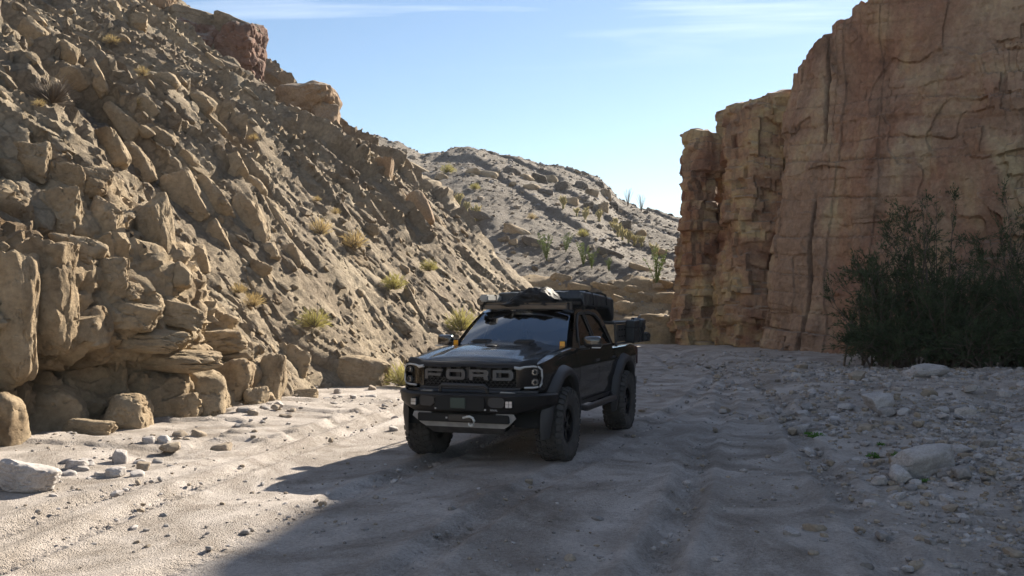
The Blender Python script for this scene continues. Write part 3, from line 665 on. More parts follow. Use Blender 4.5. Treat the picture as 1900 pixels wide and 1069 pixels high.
# single rocks that stand out on the slope and its crest
CREST = [
    # name, cx, cy, w, h, tilt, depth, Y, seed, mat, kw, label
    ('crest_block', 292, 8, 66, 60, 6, 0.8, 40.5, 402, M_ROCK2, dict(box=0.8, p=16), 'tan angular block cut by the top edge above the left slope'),
    ('perched_boulder', 570, 196, 124, 92, -6, 0.9, 39.4, 403, M_ROCK2, dict(box=0.1, p=7, rough=0.13, planes=7), 'rounded brown boulder perched on the crest, highest of its pile'),
    ('perched_boulder', 604, 236, 66, 104, 4, 0.9, 39.0, 404, M_ROCK2, dict(box=0.6, p=14), 'upright ochre boulder propping up the rounded brown boulder on the crest'),
    ('perched_boulder', 533, 225, 62, 52, 16, 0.9, 39.3, 405, M_ROCK, dict(box=0.4, p=10), 'small grey boulder at the left foot of the perched boulder pile'),
    ('standing_slab', 706, 338, 46, 94, 6, 0.8, 37.6, 406, M_ROCK2, dict(box=0.95, p=20, rough=0.06), 'upright brown slab standing on the crest of the slope, taller of two joined'),
    ('standing_slab', 677, 334, 36, 80, 2, 0.8, 37.9, 407, M_ROCK2, dict(box=0.9, p=20, rough=0.06), 'shorter brown slab standing close against the taller upright slab'),
    ('leaning_slab', 778, 390, 42, 74, -20, 0.8, 37.0, 408, M_ROCK2, dict(box=0.7, p=14, rough=0.06), 'smooth brown slab leaning on the crest, lowest of the crest rocks'),
    ('leaning_slab', 743, 378, 32, 66, -24, 0.8, 37.4, 409, M_ROCK, dict(box=0.7, p=14), 'narrow slab leaning between the upright slabs and the smooth brown slab'),
    ('crest_rock', 612, 290, 40, 50, -20, 0.8, 38.2, 410, M_ROCK2, dict(box=0.6, p=14), 'brown rock just below the perched boulder pile'),
    ('foot_boulder', 662, 695, 122, 78, 10, 1.0, None, 411, M_ROCK, dict(box=0.5, p=10, rough=0.08), 'broad flat-topped boulder at the foot of the slope left of the dry yellow bush'),
]
for (nm, cx, cy, w, h, t, d, Y, sd, mt, kw, lb) in CREST:
    if Y is None: Y = ground_at(cx, cy + h * 0.40).y + 0.5
    o = slope_rock(cx, cy, w, h, t, d, 0.2, sd, mt, None, nm, Y=Y, **kw)
    tag(o, lb, 'boulder' if 'boulder' in nm else 'rock', 'rocks on the crest of the left slope' if Y > 36 else None)
cb = empty('cap_block', at_depth(402, 160, 41.5)); tag(cb, 'large red-brown block with a grey layered cap on the crest of the left slope', 'rock', 'rocks on the crest of the left slope')
for (nm, cx, cy, w, h, t, dd, sd, mt, kw) in [('red_block', 366, 92, 108, 140, 4, 0.9, 420, M_RED, dict(box=0.7, p=14, rough=0.2)), ('red_block', 446, 104, 92, 134, -3, 0.9, 421, M_RED, dict(box=0.7, p=14, rough=0.2)),
                                             ('grey_cap', 362, 34, 112, 46, 14, 1.0, 422, M_SLOPE, dict(box=0.8, p=16)), ('grey_cap', 438, 56, 96, 44, 24, 1.0, 423, M_SLOPE, dict(box=0.8, p=16))]:
    o = slope_rock(cx, cy, w, h, t, dd, 0.2, sd, mt, None, nm, Y=40.4, **kw); o.location = o.location - cb.location; o.parent = cb
# scattered blocks all over the slope (the ones that show largest), sharing a few meshes
LIB = [rock_mesh(500 + i, [M_SLOPE, M_SLOPE, M_ROCK, M_SLOPE][i % 4], (1, 1, 1), sub=4, planes=12, p=18, rough=0.15, box=0.6) for i in range(20)]
_r = np.random.RandomState(5)
basis = Matrix((SLOPE_UP, -SLOPE_ALONG, SLOPE_NOR)).transposed()      # local x up-slope, z out of the slope
cnt = 0; placed = []
while cnt < 120:
    x, y = _r.uniform(0, 920), _r.uniform(0, 720)
    p, n = hit(SLOPE_BVH, x, y)
    if p is None or (p.z < 3.2 and p.y < 17) or p.z < 0.4: continue
    if any((p - q).length < 0.45 for q in placed): continue
    placed.append(p); cnt += 1
    sz = min(0.62, float(np.exp(_r.normal(-1.75, 0.6))) * (0.75 + 0.014 * p.y))
    o = link('rock', LIB[_r.randint(len(LIB))], rock_slope, p - SLOPE_NOR * sz * 0.36)
    o.rotation_euler = (basis @ Euler((_r.normal(0, 0.25), _r.normal(0.08, 0.18), _r.normal(0, 0.28))).to_matrix()).to_euler()
    o.scale = (sz * _r.uniform(1.2, 2.3), sz * _r.uniform(0.5, 0.9), sz * _r.uniform(0.4, 0.7))
# rubble between them
def slope_points(n, seed, zmin=0.3):
    r = np.random.RandomState(seed)
    A, B = SLOPE_V.shape[:2]
    out = []
    while len(out) < n:
        i = r.randint(40, A - 31, n); j = (r.uniform(0, 1, n) ** 1.3 * (B * 0.86)).astype(int)
        P = SLOPE_V[i, j]; u = P[:, 0] / P[:, 1] * FPX + 950; v = 567 - (P[:, 2] - CAMH) / P[:, 1] * FPX
        ok = (u > -120) & (v > -120) & (P[:, 2] > zmin) & ~((P[:, 2] < 3.0) & (P[:, 1] < 17))
        keep = SLOPE_CHUTE[i, j] + 0.35 + r.uniform(-0.5, 0.5, n) > 0.5
        out += P[ok & keep].tolist()
    return np.array(out[:n])
al = (np.array(SLOPE_UP), -np.array(SLOPE_ALONG), np.array(SLOPE_NOR))
pts = slope_points(2500, 601)
szs = np.exp(np.random.RandomState(602).normal(-3.15, 0.55, len(pts))) * (0.7 + 0.02 * pts[:, 1])
scatter_mesh('rubble', pts, szs, [M_SLOPE, M_ROCK, M_SLOPE], 603, sub=2, stretch=1.35, along=al, parent=rock_slope)
# ---------------------------------------------------------------- the pickup truck
# local frame: x to the vehicle's left, y to its rear, z up, origin on the ground below the front axle
def dusty_sheen(name, col, rough, coat, dust=(0.30, 0.27, 0.24), amt=0.5):  # dust tint on upward faces, also painted in to brighten the hood's sheen
    m, n, l, b = new_mat(name); b.inputs['Coat Weight'].default_value = coat; b.inputs['Coat Roughness'].default_value = 0.04
    geo = n.new('ShaderNodeNewGeometry'); sp = n.new('ShaderNodeSeparateXYZ'); l.new(geo.outputs['Normal'], sp.inputs[0])
    nz = n.new('ShaderNodeTexNoise'); nz.inputs['Scale'].default_value = 3.5; nz.inputs['Detail'].default_value = 8; tcn = n.new('ShaderNodeTexCoord'); l.new(tcn.outputs['Object'], nz.inputs[0])
    ma = n.new('ShaderNodeMath'); ma.operation = 'MULTIPLY_ADD'; ma.inputs[1].default_value = 0.35; l.new(nz.outputs[0], ma.inputs[0]); l.new(sp.outputs['Z'], ma.inputs[2])
    mr = n.new('ShaderNodeMapRange'); mr.inputs[1].default_value = 0.1; mr.inputs[2].default_value = 1.2; mr.inputs[3].default_value = 0.05; mr.inputs[4].default_value = amt; l.new(ma.outputs[0], mr.inputs[0])
    mx = n.new('ShaderNodeMixRGB'); mx.inputs['Color1'].default_value = (*col, 1); mx.inputs['Color2'].default_value = (*dust, 1); l.new(mr.outputs[0], mx.inputs[0]); l.new(mx.outputs[0], b.inputs['Base Color'])
    rr = n.new('ShaderNodeMapRange'); rr.inputs[3].default_value = rough; rr.inputs[4].default_value = rough + 0.25; l.new(mr.outputs[0], rr.inputs[0]); l.new(rr.outputs[0], b.inputs['Roughness'])
    return m
M_PAINT = dusty_sheen('dark_paint', (0.010, 0.0095, 0.0095), 0.22, 1.0, amt=0.14)
M_PLAST = plain('black_plastic', (0.034, 0.032, 0.032), 0.55, bump=0.25, bscale=300)
M_STEEL = plain('black_steel', (0.038, 0.035, 0.034), 0.40, 0.1, bump=0.15, bscale=400)
M_RUBBER = plain('tyre_rubber', (0.055, 0.05, 0.046), 0.85, vary=0.3, vscale=9)
M_RIM = plain('rim_black', (0.014, 0.014, 0.015), 0.35, 0.5)
M_DARK = plain('chassis_dark', (0.01, 0.01, 0.01), 0.8)
M_SILV = plain('bare_skid_metal', (0.33, 0.315, 0.30), 0.5, 0.0, vary=0.15, vscale=12)
M_GREYP = plain('grey_letters', (0.075, 0.075, 0.077), 0.45)
M_DRL = plain('lamp_white', (0.42, 0.42, 0.42), 0.25, 0, 0.3)
M_LENS = plain('lamp_lens', (0.45, 0.46, 0.48), 0.08, 0.4, 1.0)
M_AMBER = plain('amber_lens', (0.85, 0.36, 0.01), 0.25, 0, 0.6, bump=0.5, bscale=120)
M_HOOK = plain('red_hook', (0.35, 0.03, 0.02), 0.4)
M_CHROME = plain('chrome', (0.6, 0.6, 0.6), 0.15, 1.0)
M_CANVAS = plain('tent_canvas', (0.028, 0.031, 0.034), 0.5, bump=0.6, bscale=18, vary=0.25)
M_BAG = plain('bundle_plastic', (0.014, 0.014, 0.015), 0.62, coat=0.0, spec=0.25, bump=0.5, bscale=25)
M_AWN = plain('awning_case', (0.30, 0.30, 0.29), 0.5)
M_CASE = plain('black_case', (0.016, 0.016, 0.017), 0.5, bump=0.3, bscale=150)
M_SEAT = plain('seat_fabric', (0.03, 0.03, 0.032), 0.8)
M_PLATE = plain('dark_green_plate', (0.016, 0.045, 0.042), 0.4)
M_SCREEN = plain('white_card', (0.5, 0.5, 0.48), 0.6)
def glass_mat(name, tint, ior):
    m, n, l, b = new_mat(name); n.remove(b)
    out = [x for x in n if x.type == 'OUTPUT_MATERIAL'][0]
    tr = n.new('ShaderNodeBsdfTransparent'); tr.inputs[0].default_value = (*tint, 1)
    gl = n.new('ShaderNodeBsdfGlossy'); gl.inputs['Roughness'].default_value = 0.02
    fr = n.new('ShaderNodeFresnel'); fr.inputs['IOR'].default_value = ior
    mx = n.new('ShaderNodeMixShader')
    l.new(fr.outputs[0], mx.inputs[0]); l.new(tr.outputs[0], mx.inputs[1]); l.new(gl.outputs[0], mx.inputs[2]); l.new(mx.outputs[0], out.inputs[0])
    return m
M_GLASS = glass_mat('windscreen_glass', (0.10, 0.12, 0.15), 3.3)
M_TINT = glass_mat('tinted_glass', (0.10, 0.11, 0.12), 1.6)

def nb(): return bmesh.new()
def bm_part(name, bm, mat, parent, sharp=40, bevel=0.0, seg=2):
    if bevel > 0:
        bmesh.ops.bevel(bm, geom=[e for e in bm.edges if len(e.link_faces) == 2 and e.calc_face_angle(0) > 0.5], offset=bevel, segments=seg, affect='EDGES', clamp_overlap=True)
    bmesh.ops.recalc_face_normals(bm, faces=bm.faces)
    me = bpy.data.meshes.new(name); bm.to_mesh(me); bm.free()
    me.materials.append(mat)
    for p in me.polygons: p.use_smooth = True
    me.set_sharp_from_angle(angle=math.radians(sharp))
    return link(name, me, parent)
def box(bm, c, s, rot=(0, 0, 0)):
    m = Matrix.Translation(c) @ Euler(rot).to_matrix().to_4x4() @ Matrix.Diagonal((s[0], s[1], s[2], 1))
    return bmesh.ops.create_cube(bm, size=1.0, matrix=m)['verts']
def cyl(bm, a, b, r, seg=12, r2=None):
    a, b = Vector(a), Vector(b); d = b - a
    m = Matrix.Translation((a + b) / 2) @ d.to_track_quat('Z', 'Y').to_matrix().to_4x4()
    return bmesh.ops.create_cone(bm, cap_ends=True, segments=seg, radius1=r, radius2=r if r2 is None else r2, depth=d.length, matrix=m)['verts']
def tube(bm, pts, r, seg=8, cap=True, flat=1.0):
    pts = [Vector(p) for p in pts]; rings = []
    up = Vector((0, 0, 1))
    for i, p in enumerate(pts):
        t = (pts[min(i + 1, len(pts) - 1)] - pts[max(i - 1, 0)]).normalized()
        a = t.cross(up); a = a.normalized() if a.length > 0.05 else t.cross(Vector((1, 0, 0))).normalized()
        b = t.cross(a).normalized()
        rr = r[i] if isinstance(r, (list, tuple)) else r
        rings.append([bm.verts.new(p + (a * math.cos(k * 2 * math.pi / seg) + b * flat * math.sin(k * 2 * math.pi / seg)) * rr) for k in range(seg)])
    for i in range(len(rings) - 1):
        for k in range(seg): bm.faces.new((rings[i][k], rings[i][(k + 1) % seg], rings[i + 1][(k + 1) % seg], rings[i + 1][k]))
    if cap: bm.faces.new(rings[0][::-1]); bm.faces.new(rings[-1])
def surf(bm, fn, nu, nv):
    """grid of fn(u, v), u and v in 0..1"""
    g = [[bm.verts.new(fn(i / nu, j / nv)) for j in range(nv + 1)] for i in range(nu + 1)]
    for i in range(nu):
        for j in range(nv):
            try: bm.faces.new((g[i][j], g[i + 1][j], g[i + 1][j + 1], g[i][j + 1]))
            except ValueError: pass
    return g
def prism(bm, poly, f, d):
    """polygon of 2-d points mapped by f to 3-d, thickened by the vector d"""
    a = [bm.verts.new(f(*p)) for p in poly]; b = [bm.verts.new(Vector(f(*p)) + Vector(d)) for p in poly]
    n = len(a); bm.faces.new(a); bm.faces.new(b[::-1])
    for i in range(n): bm.faces.new((a[i], b[i], b[(i + 1) % n], a[(i + 1) % n]))
def solid(bm, t):
    bmesh.ops.solidify(bm, geom=bm.faces[:], thickness=t)
def ss(a, b, x):
    t = max(0.0, min(1.0, (x - a) / (b - a))); return t * t * (3 - 2 * t)

def soft_box(seed, dims, n=26, rnd=0.16, amp=0.03, f=2.2, fold=0.0, shape=None):
    """padded, creased box of given half sizes"""
    g = np.linspace(-1, 1, n); V = []; F = []
    for ax in range(3):
        for sg in (-1, 1):
            A, B = np.meshgrid(g, g, indexing='ij'); P = np.zeros((n, n, 3)); P[..., ax] = sg; P[..., (ax + 1) % 3] = A; P[..., (ax + 2) % 3] = B
            o = len(V) * n * n; V.append(P.reshape(-1, 3)); f0 = grid_faces(n, n) + o; F.append(f0 if sg > 0 else f0[:, ::-1])
    V = np.vstack(V); F = np.vstack(F)
    D = np.array(dims); W = V * D
    r = rnd * D.min() * 2; q = np.clip(W, -(D - r), D - r); d = W - q; L = np.linalg.norm(d, axis=1); k = L > 1e-6
    W[k] = q[k] + d[k] / L[k][:, None] * r
    nrm = np.where(k[:, None], d / np.maximum(L, 1e-6)[:, None], V / np.linalg.norm(V, axis=1)[:, None])
    h = amp * fbm(W[:, 0] * f + seed, W[:, 1] * f, W[:, 2] * f, 4, seed)
    if fold > 0: h = h + fold * (1 - np.abs(fbm(W[:, 0] * f * 1.6, W[:, 1] * f * 1.6, W[:, 2] * f * 1.6 + 3, 3, seed + 9)) * 3)
    W = W + nrm * h[:, None]
    if shape is not None: W = shape(W)
    return W, F
truck = empty('pickup_truck', TRUCK_LOC, TRUCK_YAW)
tag(truck, 'black lifted crew-cab pickup truck with roof rack parked on the sandy wash', 'truck')

WR, WW, TRK, WB = 0.462, 0.33, 0.875, 3.27
def side_x(y, z):
    w = 0.935
    if z < 0.95: w -= 0.045 * ((0.95 - z) / 0.32) ** 2
    if z > 1.04: w -= 0.055 * ((z - 1.04) / 0.30) ** 2
    w += 0.014 * math.exp(-((z - 1.13) / 0.035) ** 2) - 0.016 * math.exp(-((z - 0.84) / 0.07) ** 2)
    if y < -0.30: w -= 0.085 * ((-0.30 - y) / 0.5) ** 2
    if y > 4.1: w -= 0.04 * ((y - 4.1) / 0.3) ** 2
    return w
def arch(y, yc, zb, r=0.575):
    d = abs(y - yc)
    return max(zb, 0.50 + math.sqrt(max(0, r * r - d * d))) if d < r else zb
def hood_edge(y): return 1.225 + 0.158 * (1 - (1 - max(0, min(1, (y + 0.88) / 1.65))) ** 1.8)
def front_y(x): return -0.85 + 0.17 * (abs(x) / 0.9) ** 3
for s in (1, -1):
    bm = nb()      # front fender with its rolled top edge
    def fen(u, v, s=s):
        y = -0.76 + 1.545 * u; zt = hood_edge(y) - 0.015; zb = arch(y, 0.0, 0.66)
        if v <= 0.8: z = zb + (zt - zb) * v / 0.8; return (s * side_x(y, z), y, z)
        k = (v - 0.8) / 0.2; x = side_x(y, zt); return (s * (x - 0.115 * k), y, zt + 0.028 * math.sin(k * math.pi / 2))
    surf(bm, fen, 48, 20); solid(bm, 0.012); bm_part('front_fender', bm, M_PAINT, truck, 50)
    for (ya, yb) in ((0.80, 1.795), (1.808, 2.73)):   # doors
        bm = nb()
        def dr(u, v, s=s, ya=ya, yb=yb):
            y = ya + (yb - ya) * u; zb = 0.655
            if yb > 2.5: zb = max(0.655, 0.50 + math.sqrt(max(0, 0.60 ** 2 - (min(y, 2.73) - WB) ** 2)) if abs(y - WB) < 0.60 else 0)
            z = zb + (1.345 - zb) * v; return (s * side_x(y, z), y, z)
        surf(bm, dr, 20, 22); solid(bm, 0.012)
        door = bm_part('door', bm, M_PAINT, truck, 50)
        bm = nb(); yh = yb - 0.16
        box(bm, (s * (side_x(yh, 1.16) + 0.022), yh, 1.165), (0.022, 0.19, 0.034)); bm_part('handle', bm, M_PLAST, door, bevel=0.008)
    bm = nb()      # bed side
    def bed(u, v, s=s):
        y = 2.752 + 1.66 * u; zt = 1.285; zb = arch(y, WB, 0.70)
        if v <= 0.85: z = zb + (zt - zb) * v / 0.85; return (s * side_x(y, z), y, z)
        k = (v - 0.85) / 0.15; return (s * (side_x(y, zt) - 0.10 * k), y, zt + 0.018 * math.sin(k * math.pi / 2))
    surf(bm, bed, 48, 20); solid(bm, 0.012); bm_part('bed_side', bm, M_PAINT, truck, 50)
    for yc, r0 in ((0.0, 0.565), (WB, 0.565)):        # flares: broad bolted-on arches
        bm = nb()
        prof = [(-0.04, 0.0), (0.085, 0.0), (0.098, 0.02), (0.088, 0.065), (0.045, 0.105), (-0.005, 0.125)]
        def fl(u, v, s=s, yc=yc):
            a = math.radians(-14 + 208 * u); k = v * (len(prof) - 1); i = min(int(k), len(prof) - 2); f = k - i
            dx = prof[i][0] * (1 - f) + prof[i + 1][0] * f; dr = prof[i][1] * (1 - f) + prof[i + 1][1] * f
            y = yc - math.cos(a) * (r0 + dr); z = 0.50 + math.sin(a) * (r0 + dr)
            fade = min(1, 4 * u + 0.55, 4 * (1 - u) + 0.55)
            return (s * (side_x(min(max(y, -0.7), 4.3), min(max(z, 0.75), 1.15)) + dx * fade), y, z)
        surf(bm, fl, 44, 10); bm_part('wheel_flare', bm, M_PLAST, truck, 60)
        bm = nb()                                      # dark wheel housing
        def wh(u, v, s=s, yc=yc):
            a = math.pi * u; return (s * (0.50 + 0.43 * v), yc - math.cos(a) * 0.59, 0.46 + math.sin(a) * 0.59)
        surf(bm, wh, 20, 3); g = [bm.verts.new((s * 0.50, yc - math.cos(math.pi * i / 20) * 0.59, 0.46 + math.sin(math.pi * i / 20) * 0.59)) for i in range(21)]
        bm.faces.new(g); bm_part('wheel_housing', bm, M_DARK, truck)
    bm = nb()      # side step
    tube(bm, [(s * 0.88, 0.78, 0.60), (s * 0.985, 0.92, 0.565), (s * 0.985, 2.45, 0.565), (s * 0.88, 2.62, 0.60)], 0.045, 10)
    for y in (1.05, 1.7, 2.3): tube(bm, [(s * 0.60, y, 0.62), (s * 0.97, y, 0.57)], 0.025, 6)
    bm_part('side_step', bm, M_STEEL, truck)
    bm = nb()      # sill below the doors
    box(bm, (s * 0.86, 1.72, 0.635), (0.07, 1.98, 0.08)); bm_part('sill', bm, M_PLAST, truck, bevel=0.012)

# hood: crowned, with a raised centre and two scoops
def hood_z(x, y):
    z = hood_edge(y) + 0.012 + 0.040 * (1 - (abs(x) / 0.82) ** 2.2)
    z += 0.030 * ss(0.50, 0.40, abs(x)) * ss(-0.70, -0.35, y) - 0.014 * math.exp(-((abs(x) - 0.62) / 0.05) ** 2)
    return z - 0.05 * ss(-0.68, -0.83, y)
bm = nb()
def hd(u, v):
    x = -0.822 + 1.644 * u; y0 = front_y(x) + 0.02; y1 = 0.74 - 0.10 * (1 - (x / 0.82) ** 2)
    y = y0 + (y1 - y0) * v; return (x, y, hood_z(x, y))
surf(bm, hd, 44, 30); solid(bm, 0.015); hood = bm_part('hood', bm, M_PAINT, truck, 50)
for s in (1, -1):
    bm = nb(); box(bm, (s * 0.30, 0.36, hood_z(0.3, 0.36) + 0.012), (0.24, 0.20, 0.022), (0.07, 0, 0)); bm_part('scoop', bm, M_PLAST, hood, bevel=0.008)
    bm = nb()
    for k in range(4): box(bm, (s * 0.30, 0.30 + k * 0.045, hood_z(0.3, 0.30 + k * 0.045) + 0.026), (0.20, 0.012, 0.010), (0.4, 0, 0))
    bm_part('vent_slat', bm, M_DARK, hood)
bm = nb(); bmesh.ops.create_uvsphere(bm, u_segments=14, v_segments=6, radius=1, matrix=Matrix.Translation((0.02, -0.1, hood_z(0, -0.1) + 0.004)) @ Matrix.Diagonal((0.07, 0.05, 0.016, 1)))
bm_part('washer_cover', bm, M_PLAST, hood)
bm = nb()          # hood protector: dark visor along the front edge
def hp(u, v):
    x = -0.84 + 1.68 * u; k = v
    return (x, front_y(x) - 0.035 + 0.07 * k - 0.012 * math.sin(k * 3.14), hood_z(x, front_y(x) + 0.03) - 0.042 + 0.066 * k + 0.006 * math.cos(x * 9))
surf(bm, hp, 40, 5); solid(bm, 0.008); bm_part('hood_protector', bm, M_PLAST, truck, 60)
# body core: floor, firewall, inner structure so that nothing is hollow
bm = nb(); box(bm, (0, 1.75, 0.70), (1.62, 1.98, 0.12)); box(bm, (0, 0.76, 0.98), (1.60, 0.06, 0.66)); box(bm, (0, 2.73, 0.99), (1.66, 0.04, 0.66))
box(bm, (0, -0.35, 1.0), (1.0, 0.8, 0.36)); bm_part('inner_body', bm, M_DARK, truck)
bm = nb(); box(bm, (0.42, 1.7, 0.58), (0.10, 5.0, 0.13)); box(bm, (-0.42, 1.7, 0.58), (0.10, 5.0, 0.13)); box(bm, (0, 1.4, 0.57), (0.5, 0.9, 0.12)); box(bm, (0.15, 2.9, 0.6), (0.5, 1.3, 0.2)); bm_part('chassis', bm, M_DARK, truck)
for y in (0.0, WB):
    bm = nb(); cyl(bm, (-0.80, y, WR), (0.80, y, WR), 0.05); bmesh.ops.create_uvsphere(bm, u_segments=14, v_segments=10, radius=0.15, matrix=Matrix.Translation((0.12, y, WR)))
    for s in (1, -1): cyl(bm, (s * 0.62, y + 0.05, 0.42), (s * 0.55, y + 0.1, 0.95), 0.035)
    bm_part('axle', bm, M_DARK, truck)
# cab: pillars, roof, glass
def belt(y): return 1.345
RB = [(0.77, 0.70, 1.372), (0.635, 1.37, 1.835)]     # windscreen base and top corners
def ws_pt(u, v):
    """windscreen surface: u -1..1 across, v 0..1 up"""
    hw = 0.77 + (0.635 - 0.77) * v; x = u * hw
    y = 0.70 + 0.67 * v - (0.115 - 0.03 * v) * (1 - u * u) - 0.02 * math.sin(v * 3.14)
    z = 1.372 + 0.463 * v + 0.018 * (1 - u * u) * (0.3 + v) + 0.012 * math.sin(v * 3.14)
    return (x, y, z)
bm = nb(); surf(bm, lambda u, v: ws_pt(2 * u - 1, v), 24, 14); bm_part('windscreen', bm, M_GLASS, truck, 60)
bm = nb(); tube(bm, [Vector(ws_pt(-1 + 2 * i / 24, 0.0)) + Vector((0, -0.012, -0.005)) for i in range(25)], 0.022, 6); bm_part('cowl', bm, M_PLAST, truck)
for s in (1, -1):
    bm = nb(); a = Vector((s * 0.33, 0.585, 1.40)); b = Vector(ws_pt(s * 0.33 - 0.45, 0.04)) + Vector((0, -0.02, 0.02)); tube(bm, [a, b], 0.009, 6)
    bm_part('wiper', bm, M_PLAST, truck)
def rail(y):      # roof rail line
    pts = [(0.70, 1.372), (0.95, 1.556), (1.20, 1.728), (1.40, 1.842), (1.62, 1.892), (2.0, 1.905), (2.4, 1.888), (2.66, 1.845), (2.76, 1.80)]
    return float(np.interp(y, [p[0] for p in pts], [p[1] for p in pts]))
def gx(y, z):     # greenhouse half width
    return 0.905 - 0.245 * max(0, (z - 1.345)) / 0.55 - 0.04 * ss(1.2, 0.7, y)
def roof_pt(u, v):
    y = 1.365 + 1.36 * v; zr = rail(y); hw = gx(y, zr) - 0.012; x = (2 * u - 1) * hw
    return (x, y, zr + 0.045 * (1 - (2 * u - 1) ** 2) + 0.004)
bm = nb(); surf(bm, roof_pt, 22, 24); solid(bm, 0.02); bm_part('roof', bm, M_PAINT, truck, 60)
# side frame with the two window openings
def gpt(s, y, z, o=0.0): return Vector((s * (gx(y, z) + o), y, z))
WIN = [[(0.98, 1.362), (1.02, 1.47), (1.22, 1.655), (1.45, 1.785), (1.56, 1.805), (1.735, 1.808), (1.735, 1.362)],
       [(1.84, 1.362), (1.84, 1.812), (2.15, 1.812), (2.36, 1.785), (2.50, 1.69), (2.60, 1.50), (2.62, 1.362)]]
for s in (1, -1):
    bm = nb()
    def strip(low, high, n=10):
        L = [Vector((0, *p)) for p in low]; Hh = [Vector((0, *p)) for p in high]
        def ev(P, t):
            ds = [0]
            for i in range(len(P) - 1): ds.append(ds[-1] + (P[i + 1] - P[i]).length)
            q = t * ds[-1]
            for i in range(len(P) - 1):
                if q <= ds[i + 1] + 1e-9:
                    return P[i].lerp(P[i + 1], (q - ds[i]) / max(1e-9, ds[i + 1] - ds[i]))
            return P[-1]
        def fn(u, v):
            p = ev(L, u).lerp(ev(Hh, u), v); return gpt(s, p.y, p.z)
        surf(bm, fn, n, 3)
    strip([(0.745, 1.345), (0.98, 1.362), (1.02, 1.47), (1.22, 1.655), (1.45, 1.785), (1.56, 1.805), (1.735, 1.808)],
          [(0.70, 1.372), (0.86, 1.49), (0.95, 1.556), (1.20, 1.728), (1.40, 1.842), (1.62, 1.892), (1.735, 1.897)], 24)     # A pillar and rail
    strip([(1.735, 1.808), (1.84, 1.812)], [(1.735, 1.897), (1.84, 1.902)], 2)
    strip([(1.84, 1.812), (2.15, 1.812), (2.36, 1.785), (2.50, 1.69), (2.60, 1.50), (2.62, 1.362)], [(1.84, 1.902), (2.0, 1.905), (2.4, 1.888), (2.66, 1.845), (2.76, 1.70), (2.76, 1.345)], 24)
    strip([(1.735, 1.350), (1.735, 1.808)], [(1.84, 1.350), (1.84, 1.812)], 8)
    strip([(0.80, 1.335), (2.74, 1.335)], [(0.98, 1.362), (2.62, 1.362)], 12)
    solid(bm, 0.02); bm_part('pillar', bm, M_PAINT, truck, 45)
    for wi, W in enumerate(WIN):
        bm = nb(); f = bm.faces.new([bm.verts.new(gpt(s, y, z, -0.014)) for (y, z) in W]); wnd = bm_part('side_window', bm, M_TINT, truck)
        bm = nb(); tube(bm, [gpt(s, y, z, 0.002) for (y, z) in W + [W[0]]], 0.009, 6, cap=False); bm_part('window_trim', bm, M_STEEL, wnd)
    bm = nb()      # rain guard over the windows: thin bright-edged visor
    tube(bm, [gpt(s, y, z, 0.012) for (y, z) in [(1.0, 1.44), (1.05, 1.52), (1.22, 1.672), (1.45, 1.80), (1.56, 1.822), (1.74, 1.826)]], 0.012, 6, flat=1.6); bm_part('rain_guard', bm, M_PLAST, truck)
    bm = nb()
    tube(bm, [gpt(s, y, z, 0.012) for (y, z) in [(1.84, 1.828), (2.15, 1.828), (2.38, 1.80), (2.52, 1.70)]], 0.012, 6, flat=1.6); bm_part('rain_guard', bm, M_PLAST, truck)
bm = nb()
prism(bm, [(-0.88, 1.345), (0.88, 1.345), (0.70, 1.79), (-0.70, 1.79)], lambda x, z: (x, 2.745, z), (0, 0.02, 0)); bm_part('rear_window', bm, M_TINT, truck)
# cabin: seats, dashboard, wheel, mirror
for s in (1, -1):
    seat = None
    bm = nb(); box(bm, (s * 0.37, 1.62, 1.02), (0.50, 0.52, 0.16)); seat = bm_part('seat', bm, M_SEAT, truck, bevel=0.05)
    bm = nb(); box(bm, (s * 0.37, 1.90, 1.28), (0.48, 0.14, 0.56), (-0.2, 0, 0)); bm_part('backrest', bm, M_SEAT, seat, bevel=0.05)
    bm = nb(); box(bm, (s * 0.37, 1.97, 1.63), (0.26, 0.10, 0.17), (-0.15, 0, 0)); bm_part('headrest', bm, M_SEAT, seat, bevel=0.04)
bm = nb(); box(bm, (0, 2.45, 1.2), (1.4, 0.16, 0.66), (-0.2, 0, 0)); bm_part('rear_bench', bm, M_SEAT, truck, bevel=0.05)
bm = nb(); box(bm, (0, 0.98, 1.24), (1.5, 0.46, 0.22)); bm_part('dashboard', bm, M_DARK, truck, bevel=0.05)
bm = nb(); tube(bm, [Vector((0.37, 1.27, 1.28)) + Vector((math.cos(a) * 0.18, math.sin(a) * 0.08, math.sin(a) * 0.165)) for a in [k * 2 * math.pi / 20 for k in range(21)]], 0.014, 6, cap=False)
box(bm, (0.37, 1.28, 1.28), (0.30, 0.04, 0.06)); bm_part('steering_wheel', bm, M_DARK, truck)
bm = nb(); box(bm, (0.0, 1.26, 1.765), (0.25, 0.05, 0.075), (0.1, 0, 0)); bm_part('rear_view_mirror', bm, M_DARK, truck, bevel=0.015)
bm = nb(); box(bm, (0.02, 1.20, 1.54), (0.055, 0.012, 0.11)); bm_part('windscreen_card', bm, M_SCREEN, truck)

